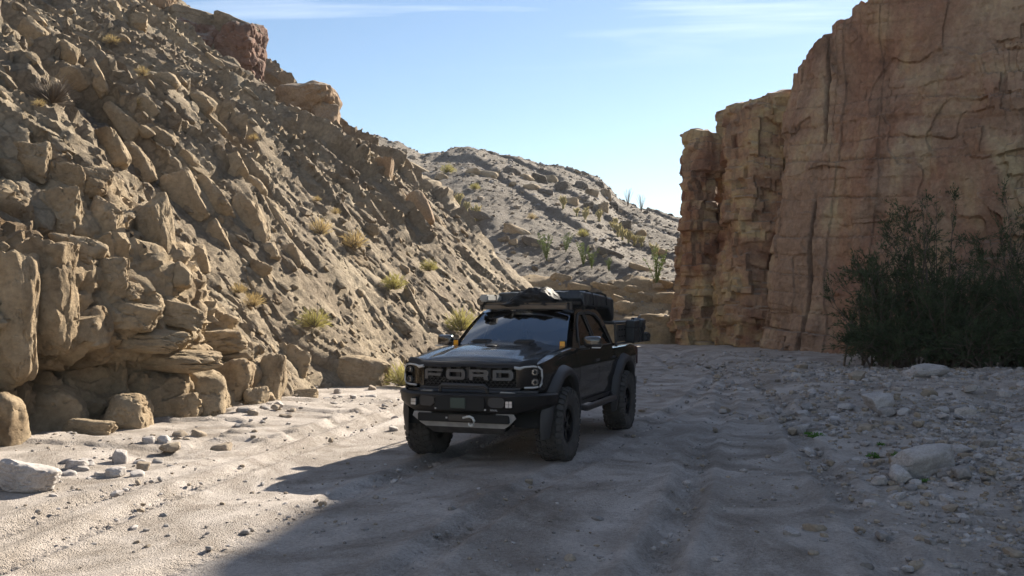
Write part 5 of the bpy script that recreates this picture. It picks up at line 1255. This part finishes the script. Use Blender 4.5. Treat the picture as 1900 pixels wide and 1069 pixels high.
lying_rock('stone', 134, 872, 40, 20, 6, 812, M_GRAN, 'flat grey stone at the left end of the cluster at the slope foot')
lying_rock('stone', 262, 874, 32, 16, 8, 813, M_TANST, 'tan slab at the right end of the cluster at the slope foot')
lying_rock('boulder', 1640, 762, 62, 34, 0, 814, M_GRAN, 'squarish pale boulder amid the gravel bank, above the low green weeds')
lying_rock('stone', 1510, 952, 20, 20, 0, 815, M_GREY, 'lone dark stone in the shade of the lower track') if False else None
SLIB = {m.name: [rock_mesh(830 + i * 3 + j, m, (1, 1, 1), smooth=True, sub=3, planes=9, p=11, rough=0.14, box=0.45) for i in range(6)] for j, m in enumerate((M_GRAN, M_GREY, M_TANST))}
def stones(n, x0, x1, y0, y1, s0, s1, seed, label, group, mats=('pale_granite', 'pale_granite', 'grey_stone', 'tan_stone')):
    r = np.random.RandomState(seed)
    for _ in range(n):
        p = on_ground(r.uniform(x0, x1), r.uniform(y0, y1)); s = s0 * (s1 / s0) ** (r.uniform() ** 1.6)
        L = SLIB[mats[r.randint(len(mats))]]
        o = link('stone', L[r.randint(6)], None, p + Vector((0, 0, s * 0.14)), (r.uniform(-0.3, 0.3), r.uniform(-0.3, 0.3), r.uniform(0, 6.28)), (s * r.uniform(0.9, 1.5), s, s * r.uniform(0.5, 0.85)))
        cw = {'pale_granite': 'pale', 'grey_stone': 'grey', 'tan_stone': 'tan'}[o.data.materials[0].name]
        sw = ['tiny', 'small', 'middle-sized', 'big'][min(3, int(4 * math.log(s / s0) / math.log(s1 / s0)))]
        rx = (p.x / p.y * FPX + 950 - x0) / (x1 - x0); ry = 1 - (p.y - on_ground(x0, y1).y) / (on_ground(x0, y0).y - on_ground(x0, y1).y)
        ww = ['far left', 'left', 'middle', 'right', 'far right'][max(0, min(4, int(rx * 5)))]; dw = ['back', 'middle', 'front'][max(0, min(2, int(ry * 3)))]
        tag(o, f'{sw} {cw} {label}, {ww}, {dw} row', 'stone', group)
stones(130, 1470, 1900, 686, 800, 0.03, 0.14, 901, 'stone on the shaded gravel bank below the bush', 'stones on the gravel bank')
stones(34, 1600, 1895, 800, 945, 0.03, 0.09, 902, 'stone scattered round the large granite boulder', 'stones round the granite boulder')
stones(36, 1450, 1895, 950, 1064, 0.02, 0.07, 903, 'stone in the shaded right foreground', 'stones in the right foreground')
stones(13, 112, 292, 846, 888, 0.045, 0.10, 904, 'stone in the slope-foot cluster', 'stones of the slope-foot cluster', ('pale_granite', 'grey_stone'))
stones(48, 440, 755, 722, 800, 0.03, 0.11, 905, 'stone along the sunlit slope foot', 'stones along the slope foot')
stones(14, 30, 620, 880, 1060, 0.015, 0.04, 906, 'pebble on the sunlit track', 'pebbles on the sunlit track', ('grey_stone', 'tan_stone'))
stones(26, 700, 1450, 800, 1060, 0.015, 0.05, 907, 'pebble on the shaded track', 'pebbles on the shaded track', ('grey_stone', 'tan_stone', 'pale_granite'))
stones(30, 1230, 1520, 655, 790, 0.03, 0.10, 908, 'stone on the shaded track below the cliff', 'stones at the cliff foot')
stones(9, 296, 440, 798, 852, 0.05, 0.12, 909, 'crusted earth clod on the sandy shelf', 'clods on the sandy shelf', ('tan_stone',))
r = np.random.RandomState(910)
n = 27000; Yg = 5.2 * (38 / 5.2) ** r.uniform(0, 1, n); Xg = r.uniform(-0.58, 0.58, n) * Yg
w = 0.22 + 0.9 * sstep(2.0, 5.0, Xg - 0.12 * (Yg - 10)) + 0.5 * sstep(-2.0, -4.0, Xg - 0.2 * (Yg - 14)) * sstep(16, 20, Yg)
w = w + 0.2 * (np.abs(ruts_z(Xg, Yg)) > 0.010)
w = w * sstep(-0.35, 0.35, fbm(Xg * 0.7, Yg * 0.7, None, 3, 911) + r.uniform(-0.25, 0.25, n)); k = r.uniform(0, 1, n) < w
Xg, Yg = Xg[k], Yg[k]; PG = np.stack([Xg, Yg, ground_z(Xg, Yg) + 0.004], 1)
SG = np.exp(r.normal(-4.45, 0.55, len(PG))) * (0.6 + 0.055 * Yg)
rb_ = np.random.RandomState(915); Yb = 7.0 * (32 / 7.0) ** rb_.uniform(0, 1, 9000); Xb = rb_.uniform(0.1, 0.62, 9000) * Yb
kb = rb_.uniform(0, 1, 9000) < sstep(3.2, 5.6, Xb - 0.10 * (Yb - 12)) * sstep(-0.3, 0.3, fbm(Xb * 0.5, Yb * 0.5, None, 3, 916) + 0.1) * sstep(6, 9, Yb)
PB = np.stack([Xb[kb], Yb[kb], ground_z(Xb[kb], Yb[kb]) + 0.01], 1)
PG = np.vstack([PG, PB]); SG = np.concatenate([SG, np.exp(rb_.normal(-3.35, 0.45, len(PB))) * (0.6 + 0.03 * PB[:, 1])])
scatter_mesh('gravel', PG, SG, [M_GRAN, M_GREY, M_TANST, M_GROUND], 912, sub=1, parent=None)
bpy.data.objects['gravel']['label'] = 'fine gravel strewn over the wash floor'; bpy.data.objects['gravel']['category'] = 'gravel'

# ---------------------------------------------------------------- plants
def leafy(name, col, vary=0.25, rough=0.7, trans=0.25):
    m, n, l, b = new_mat(name); b.inputs['Roughness'].default_value = rough; b.inputs['Specular IOR Level'].default_value = 0.2
    geo = n.new('ShaderNodeNewGeometry'); nz = n.new('ShaderNodeTexNoise'); nz.inputs['Scale'].default_value = 2.5; nz.inputs['Detail'].default_value = 5
    l.new(geo.outputs['Position'], nz.inputs[0]); rp = n.new('ShaderNodeValToRGB'); rp.color_ramp.elements[0].position = 0.3; rp.color_ramp.elements[1].position = 0.7
    rp.color_ramp.elements[0].color = (*[c * (1 - vary) for c in col], 1); rp.color_ramp.elements[1].color = (*[c * (1 + vary) for c in col], 1)
    l.new(nz.outputs[0], rp.inputs[0]); l.new(rp.outputs[0], b.inputs['Base Color'])
    out = [x for x in n if x.type == 'OUTPUT_MATERIAL'][0]
    tr = n.new('ShaderNodeBsdfTranslucent'); l.new(rp.outputs[0], tr.inputs[0]); mx = n.new('ShaderNodeMixShader'); mx.inputs[0].default_value = trans
    l.new(b.outputs[0], mx.inputs[1]); l.new(tr.outputs[0], mx.inputs[2]); l.new(mx.outputs[0], out.inputs[0])
    return m
M_BUSH = leafy('bush_leaf', (0.062, 0.082, 0.042), 0.4)
M_BARK = plain('bark', (0.11, 0.085, 0.065), 0.9, vary=0.3)
M_STRAW = leafy('straw', (0.52, 0.40, 0.19), 0.25)
M_YGREEN = leafy('yellow_green', (0.40, 0.36, 0.13), 0.3)
M_OCO = leafy('ocotillo_green', (0.13, 0.17, 0.05), 0.3)
M_CHOL = leafy('cholla_spines', (0.52, 0.43, 0.20), 0.2)
M_WEED = leafy('weed_green', (0.08, 0.19, 0.03), 0.3)
M_DEAD = plain('dead_twig', (0.12, 0.095, 0.075), 0.9)
def blades(P, D, L, W, rng, bend=0.0):
    """thin tapered leaves: start points, directions, lengths, widths -> triangles/quads"""
    n = len(P); D = D / np.linalg.norm(D, axis=1)[:, None]
    q = rng.normal(size=(n, 3)); S = np.cross(D, q); S /= np.linalg.norm(S, axis=1)[:, None] + 1e-9
    mid = P + D * (L * 0.55)[:, None] + np.array([0, 0, -1]) * (bend * L * 0.15)[:, None]; tip = P + D * L[:, None] + np.array([0, 0, -1]) * (bend * L * 0.5)[:, None]
    V = np.stack([P, mid + S * W[:, None] * 0.5, tip, mid - S * W[:, None] * 0.5], 1).reshape(-1, 3)
    F = np.arange(n * 4).reshape(n, 4)
    return V, F
def merge(parts):
    Vs, Fs, o = [], [], 0
    for V, F in parts: Vs.append(V); Fs.append(F + o); o += len(V)
    return np.vstack(Vs), np.vstack(Fs)
def stick(P0, P1, r0, r1, seg=4):
    """tapered stick as quads; arrays of n"""
    n = len(P0); D = P1 - P0; D = D / (np.linalg.norm(D, axis=1)[:, None] + 1e-9)
    a = np.cross(D, np.array([0.3, 0.2, 0.93])); a /= np.linalg.norm(a, axis=1)[:, None] + 1e-9; b = np.cross(D, a)
    V = np.zeros((n, 2 * seg, 3))
    for k in range(seg):
        d = a * math.cos(2 * math.pi * k / seg) + b * math.sin(2 * math.pi * k / seg)
        V[:, k] = P0 + d * np.asarray(r0).reshape(-1, 1); V[:, seg + k] = P1 + d * np.asarray(r1).reshape(-1, 1)
    F = np.array([[k, (k + 1) % seg, seg + (k + 1) % seg, seg + k] for k in range(seg)])
    return V.reshape(-1, 3), (F[None] + (np.arange(n) * 2 * seg)[:, None, None]).reshape(-1, 4)

def big_bush():
    r = np.random.RandomState(77)
    stems = []; leaves = []
    lobes = [(12.9, 29.6, 5.35, 2.4, 34), (15.1, 29.2, 4.9, 2.4, 30), (11.1, 29.3, 3.3, 1.9, 30), (17.3, 28.8, 4.4, 2.2, 22), (12.6, 28.6, 2.6, 2.6, 26), (15.5, 28.3, 2.8, 2.6, 26), (11.3, 28.6, 1.3, 1.5, 22), (13.4, 28.2, 1.3, 1.6, 24), (15.6, 27.9, 1.3, 1.6, 24)]
    LP, LD = [], []
    for (bx, by, hgt, spread, ns) in lobes:
        for i in range(ns):
            a = r.uniform(0, 2 * np.pi); out = r.uniform(0, 1) ** 0.6
            base = np.array([bx + 0.35 * r.normal(), by + 0.25 * r.normal(), 0.0])
            top = np.array([bx + math.cos(a) * out * spread, by + math.sin(a) * out * spread * 0.6, hgt * (1.02 - 0.55 * out ** 2) * r.uniform(0.8, 1.06)])
            mid = base * 0.5 + top * 0.5 + np.array([math.cos(a) * 0.25 * out, math.sin(a) * 0.2, 0.35 + r.uniform(-0.1, 0.3)])
            T = np.linspace(0, 1, 8); path = np.array([(1 - t) ** 2 * base + 2 * t * (1 - t) * mid + t * t * top for t in T])
            rad = 0.035 * (1 - T) + 0.004
            stems.append(stick(path[:-1], path[1:], rad[:-1], rad[1:]))
            for j in range(11):
                t = r.uniform(0.06, 1.0); p = (1 - t) ** 2 * base + 2 * t * (1 - t) * mid + t * t * top
                tg = 2 * (1 - t) * (mid - base) + 2 * t * (top - mid); tg /= np.linalg.norm(tg)
                d = tg + r.normal(size=3) * 0.55 + np.array([0, 0, 0.15]); d /= np.linalg.norm(d)
                ln = r.uniform(0.35, 1.0) * (1.1 - 0.4 * t)
                q = p + d * ln
                stems.append(stick(p[None], q[None], [0.010], [0.003], 3))
                m = r.randint(11, 18)
                for _ in range(3):
                    f = r.uniform(0.15, 0.9); s0 = p + d * ln * f; dd = d + r.normal(size=3) * 0.4; dd /= np.linalg.norm(dd); l2 = r.uniform(0.2, 0.5)
                    k = r.uniform(0, 1, m)[:, None]
                    LP.append(s0 + dd * l2 * k); LD.append(dd[None] + r.normal(size=(m, 3)) * 0.4)
                k = r.uniform(0.2, 1.05, m)[:, None]; LP.append(p + d * ln * k); LD.append(d[None] + r.normal(size=(m, 3)) * 0.4)
    LP = np.vstack(LP); LD = np.vstack(LD); n = len(LP)
    keep = LP[:, 2] > 0.02; LP, LD = LP[keep], LD[keep]; n = len(LP)
    V, F = blades(LP, LD, r.uniform(0.06, 0.16, n), r.uniform(0.014, 0.030, n), r)
    c = np.array([13.5, 29.3, 0]); e = empty('desert_bush', c); tag(e, 'big dark feathery bush in the shade at the foot of the right cliff', 'bush')
    link('foliage', mesh_np('foliage', V - c, F, M_BUSH, False), e)
    V, F = merge(stems); link('branches', mesh_np('branches', V - c, F, M_BARK), e)
big_bush()
def shrub_mesh(seed, n, mat, upright=0.5, wid=0.02, tw=60):
    r = np.random.RandomState(seed)
    D = r.normal(size=(n, 3)); D[:, 2] = np.abs(D[:, 2]) + upright; D /= np.linalg.norm(D, axis=1)[:, None]
    P = D * r.uniform(0.05, 0.6, n)[:, None]; D2 = D + r.normal(size=(n, 3)) * 0.25
    lv = blades(P, D2, r.uniform(0.25, 0.55, n) * (1 - 0.35 * np.abs(D[:, 0])), np.full(n, wid) * r.uniform(0.6, 1.4, n), r, 0.25)
    T = r.normal(size=(tw, 3)); T[:, 2] = np.abs(T[:, 2]) + upright; T /= np.linalg.norm(T, axis=1)[:, None]
    stm = stick(np.zeros((tw, 3)), T * r.uniform(0.4, 0.85, tw)[:, None], np.full(tw, 0.012), np.full(tw, 0.004), 3)
    return mesh_np('leaves', *lv, mat, False), mesh_np('twigs', *stm, M_DEAD, False)
SH = {'straw': [shrub_mesh(1001 + i, 420, M_STRAW) for i in range(3)], 'green': [shrub_mesh(1011 + i, 520, M_YGREEN, 0.4, 0.028) for i in range(3)], 'dead': [shrub_mesh(1021, 60, M_DEAD, 0.3, 0.012, 220)]}
def shrub(x, y, size, kind, label, bvh=None, idx=0):
    p = on_ground(x, y) if bvh is None else hit(bvh, x, y)[0]
    if p is None: return
    s = size * p.y / FPX * 0.85
    e = empty('dry_shrub', p + Vector((0.05, -0.05, 0.02 + (0.10 if bvh is SLOPE_BVH else 0))), RNG.uniform(0, 6)); e.scale = (s, s, s); L, T = SH[kind][idx % len(SH[kind])]
    link('leaves', L, e); link('twigs', T, e); tag(e, label, 'shrub', 'dry shrubs on the rocks')
SL = SLOPE_BVH
shrub(742, 718, 62, 'green', 'largest yellow-green bush, at ground level close behind the truck bonnet', None, 0)
shrub(852, 622, 62, 'green', 'yellow-green bush at the slope foot just left of the windscreen top', SL, 1)
shrub(580, 618, 54, 'green', 'yellow-green shrub on the lower slope above the leaning foot rocks', SL, 2)
shrub(728, 545, 46, 'green', 'yellowish shrub on the slope right of middle, above the truck bonnet', SL, 0)
shrub(655, 468, 50, 'straw', 'pale straw shrub in the middle of the slope, right one of a pair', SL, 1)
shrub(592, 444, 46, 'straw', 'pale straw shrub in the middle of the slope, left one of a pair', SL, 2)
shrub(793, 510, 32, 'green', 'small yellowish shrub low on the slope below the leaning brown slab', SL, 1)
shrub(466, 580, 40, 'straw', 'golden grass tuft above the overhanging rock bed, near the foot', SL, 0)
shrub(440, 555, 30, 'straw', 'smaller golden tuft up-left of the one above the overhanging bed', SL, 1)
shrub(262, 150, 26, 'straw', 'golden tuft high on the slope below the angular top blocks', SL, 2)
shrub(205, 92, 28, 'straw', 'dry golden tuft near the top left, beside the curved shell rock', SL, 0)
shrub(250, 205, 20, 'straw', 'tiny golden tuft on the upper slope, under a bigger one', SL, 1)
shrub(468, 268, 18, 'straw', 'tiny straw tuft on the upper slope left of the perched boulders', SL, 2)
shrub(585, 382, 16, 'straw', 'tiny straw tuft below the brown rock under the perched boulders', SL, 0)
shrub(70, 212, 22, 'straw', 'small straw tuft at the far left below the dead bush', SL, 1)
shrub(620, 405, 18, 'straw', 'tiny straw tuft just up-slope of the straw shrub pair', SL, 0)
shrub(95, 205, 84, 'dead', 'leafless dark bush on the upper slope at the left edge', SL, 0)
HB = HILL_BVH
shrub(830, 322, 26, 'green', 'small green shrub under the far skyline, left of the rounded ledge', HB, 0)
shrub(675, 237, 20, 'dead', 'bare shrub on the far skyline, farthest left', HB, 0)
shrub(712, 252, 18, 'dead', 'bare shrub on the far skyline, second from the left', HB, 0)
shrub(880, 352, 18, 'green', 'low green shrub on the far hill below the rounded ledge', HB, 2)
shrub(985, 408, 18, 'straw', 'low straw shrub in the middle of the far hill', HB, 2)
shrub(1080, 440, 22, 'green', 'low green shrub on the far hill above the ocotillos', HB, 1)
shrub(1262, 590, 26, 'green', 'low yellow-green shrub on the bank beside the slender rock tower', HB, 1)
def cholla_mesh(seed):
    r = np.random.RandomState(seed); parts = []; sp = []
    segs = [((0, 0, 0), (0.03, 0, 0.45), 0.09)]
    for i in range(9):
        a = i * 2.4 + r.uniform(-0.3, 0.3); z = r.uniform(0.35, 0.55); q = (math.cos(a) * r.uniform(0.18, 0.34), math.sin(a) * r.uniform(0.18, 0.34), z + r.uniform(0.2, 0.45)); segs.append(((0.02, 0, z - 0.08), q, 0.075))
    spt, spd = [], []
    for (a, b, rd) in segs:
        a, b = np.array(a, float), np.array(b, float); T = np.linspace(0, 1, 5); rr = rd * np.array([0.75, 1, 1, 0.9, 0.3]); path = a + (b - a) * T[:, None]
        parts.append(stick(path[:-1], path[1:], rr[:-1], rr[1:], 6))
        m = 46; t = r.uniform(0.1, 1, m); d = r.normal(size=(m, 3)); d /= np.linalg.norm(d, axis=1)[:, None]
        spt.append(a + (b - a) * t[:, None] + d * rd * 0.7); spd.append(d)
    V, F = blades(np.vstack(spt), np.vstack(spd), np.full(46 * len(segs), 0.10), np.full(46 * len(segs), 0.03), r)
    return mesh_np('stem', *merge(parts), plain('cholla_stem', (0.26, 0.24, 0.12), 0.8) if 'cholla_stem' not in bpy.data.materials else bpy.data.materials['cholla_stem']), mesh_np('spines', V, F, M_CHOL, False)
CH = [cholla_mesh(1101 + i) for i in range(4)]
CHP = [(812, 382, 24), (826, 390, 20), (852, 383, 26), (866, 396, 22), (884, 410, 30), (1045, 388, 24), (1070, 402, 18), (1086, 412, 22), (1112, 412, 22), (1088, 400, 16), (1136, 428, 18), (1146, 440, 26), (1155, 446, 22), (1166, 452, 22), (1178, 456, 22), (1191, 458, 20), (1213, 478, 26), (1143, 420, 16), (1161, 438, 14)]
for i, (x, y, s) in enumerate(CHP):
    p = hit(HB, x, y)[0]
    if p is None: continue
    k = s * p.y / FPX * 1.1
    e = empty('cholla_cactus', p, RNG.uniform(0, 6)); e.scale = (k, k, k); S, N = CH[i % 4]; link('stem', S, e); link('spines', N, e)['kind'] = 'stuff'
    nth = ['first', 'second', 'third', 'fourth', 'fifth', 'sixth', 'seventh', 'eighth', 'ninth', 'tenth', 'eleventh', 'twelfth', 'thirteenth', 'fourteenth']
    if i < 5: lb = f'pale yellow cholla, {nth[i]} from the left in the cluster beside the leaning slab'
    else: lb = f'pale yellow cholla, {nth[sorted(q[0] for q in CHP[5:]).index(x)]} from the left in the band across the far hill'
    if i == 4: lb = 'largest pale yellow cholla of the left cluster on the far hill'
    if i == 16: lb = 'pale yellow cholla farthest right on the far hill, above the tall ocotillo'
    tag(e, lb, 'cactus', 'chollas of the left cluster' if i < 4 else ('chollas of the right band' if 4 < i < 16 or i > 16 else None))
def ocotillo_mesh(seed, leafy_=True):
    r = np.random.RandomState(seed); st = []; LPs, LDs = [], []
    for i in range(14):
        a = r.uniform(0, 6.28); o = r.uniform(0.08, 0.42); top = np.array([math.cos(a) * o, math.sin(a) * o, r.uniform(0.75, 1.05)]); mid = top * 0.5 + np.array([-math.cos(a) * 0.04, -math.sin(a) * 0.04, 0.08])
        T = np.linspace(0, 1, 6); path = np.array([2 * t * (1 - t) * mid + t * t * top for t in T]); rd = 0.011 * (1 - 0.6 * T); st.append(stick(path[:-1], path[1:], rd[:-1], rd[1:], 4))
        if leafy_:
            t = r.uniform(0.12, 1, 34)[:, None]; LPs.append(2 * t * (1 - t) * mid + t * t * top); LDs.append(r.normal(size=(34, 3)) + np.array([0, 0, 0.6]))
    a = mesh_np('wands', *merge(st), M_OCO if leafy_ else M_DEAD, False); b = None
    if leafy_:
        P_, D_ = np.vstack(LPs), np.vstack(LDs); b = mesh_np('leaves', *blades(P_, D_, np.full(len(P_), 0.07), np.full(len(P_), 0.03), r), M_OCO, False)
    return a, b
OC = [ocotillo_mesh(1201), ocotillo_mesh(1202), ocotillo_mesh(1203, False)]
for (x, y, s, k, lb) in [(1014, 484, 50, 0, 'leafy green ocotillo on the far hill, farthest left and fullest'), (1050, 468, 36, 1, 'leafy green ocotillo just up-right of the fullest one'), (1082, 494, 44, 0, 'leafy ocotillo in the middle of the far slope, right of the fullest one'),
                         (1098, 500, 38, 1, 'thin leafy ocotillo farthest right of the middle group'), (1218, 530, 66, 1, 'tall narrow green ocotillo beside the slender rock tower'), (1130, 505, 26, 0, 'small leafy ocotillo low on the far slope'),
                         (1165, 384, 34, 2, 'bare ocotillo on the far skyline, left of two'), (1190, 394, 34, 2, 'bare ocotillo on the far skyline, right of two')]:
    p = hit(HB, x, y)[0]
    if p is None: p = hit(HB, x, y + 14)[0]
    if p is None: continue
    q = s * p.y / FPX
    e = empty('ocotillo', p, RNG.uniform(0, 6)); e.scale = (q, q, q); a, b = OC[k]; link('wands', a, e)
    if b: link('leaves', b, e)
    tag(e, lb, 'ocotillo', 'ocotillos on the far hill')
def weed_mesh(seed):
    r = np.random.RandomState(seed); n = 150; D = r.normal(size=(n, 3)); D[:, 2] = np.abs(D[:, 2]) * 0.6 + 0.15; D /= np.linalg.norm(D, axis=1)[:, None]; P_ = D * r.uniform(0.1, 0.7, n)[:, None] * np.array([1, 1, 0.8])
    return mesh_np('leaves', *blades(P_, D + r.normal(size=(n, 3)) * 0.4, r.uniform(0.2, 0.4, n), r.uniform(0.12, 0.2, n), r), M_WEED, False)
WD = [weed_mesh(1301 + i) for i in range(3)]
for i, (x, y, s, lb) in enumerate([(1515, 812, 34, 'low green weed farthest left of those on the shaded gravel'), (1622, 850, 34, 'low green weed left of the large granite boulder, nearer of two'), (1666, 846, 26, 'round green weed closest to the left end of the large granite boulder'),
                                   (1707, 836, 26, 'green weed growing behind the top of the large granite boulder'), (1634, 826, 20, 'small green weed farther back left of the large granite boulder'), (1716, 894, 24, 'green weed in front of the large granite boulder'), (1500, 806, 18, 'tiny green weed beside the leftmost weed on the gravel')]):
    p = on_ground(x, y); q = s * p.y / FPX * 0.55; o = link('green_weed', WD[i % 3], None, p, (0, 0, i * 1.3), (q, q, q * 0.8)); tag(o, lb, 'weed', 'green weeds on the gravel')

# ---------------------------------------------------------------- the air: faint haze over the whole canyon
hz_m = bpy.data.materials.new('haze_air'); hz_m.use_nodes = True; hn = hz_m.node_tree.nodes; hn.clear()
pv = hn.new('ShaderNodeVolumePrincipled'); pv.inputs['Color'].default_value = (0.90, 0.94, 1.0, 1); pv.inputs['Density'].default_value = 0.00018; pv.inputs['Anisotropy'].default_value = 0.3
ho = hn.new('ShaderNodeOutputMaterial'); hz_m.node_tree.links.new(pv.outputs[0], ho.inputs['Volume'])
bm = nb(); box(bm, (0, 400, 16.0), (2600, 2600, 38)); me = bpy.data.meshes.new('haze'); bm.to_mesh(me); bm.free(); me.materials.append(hz_m)
link('haze', me)['kind'] = 'stuff'
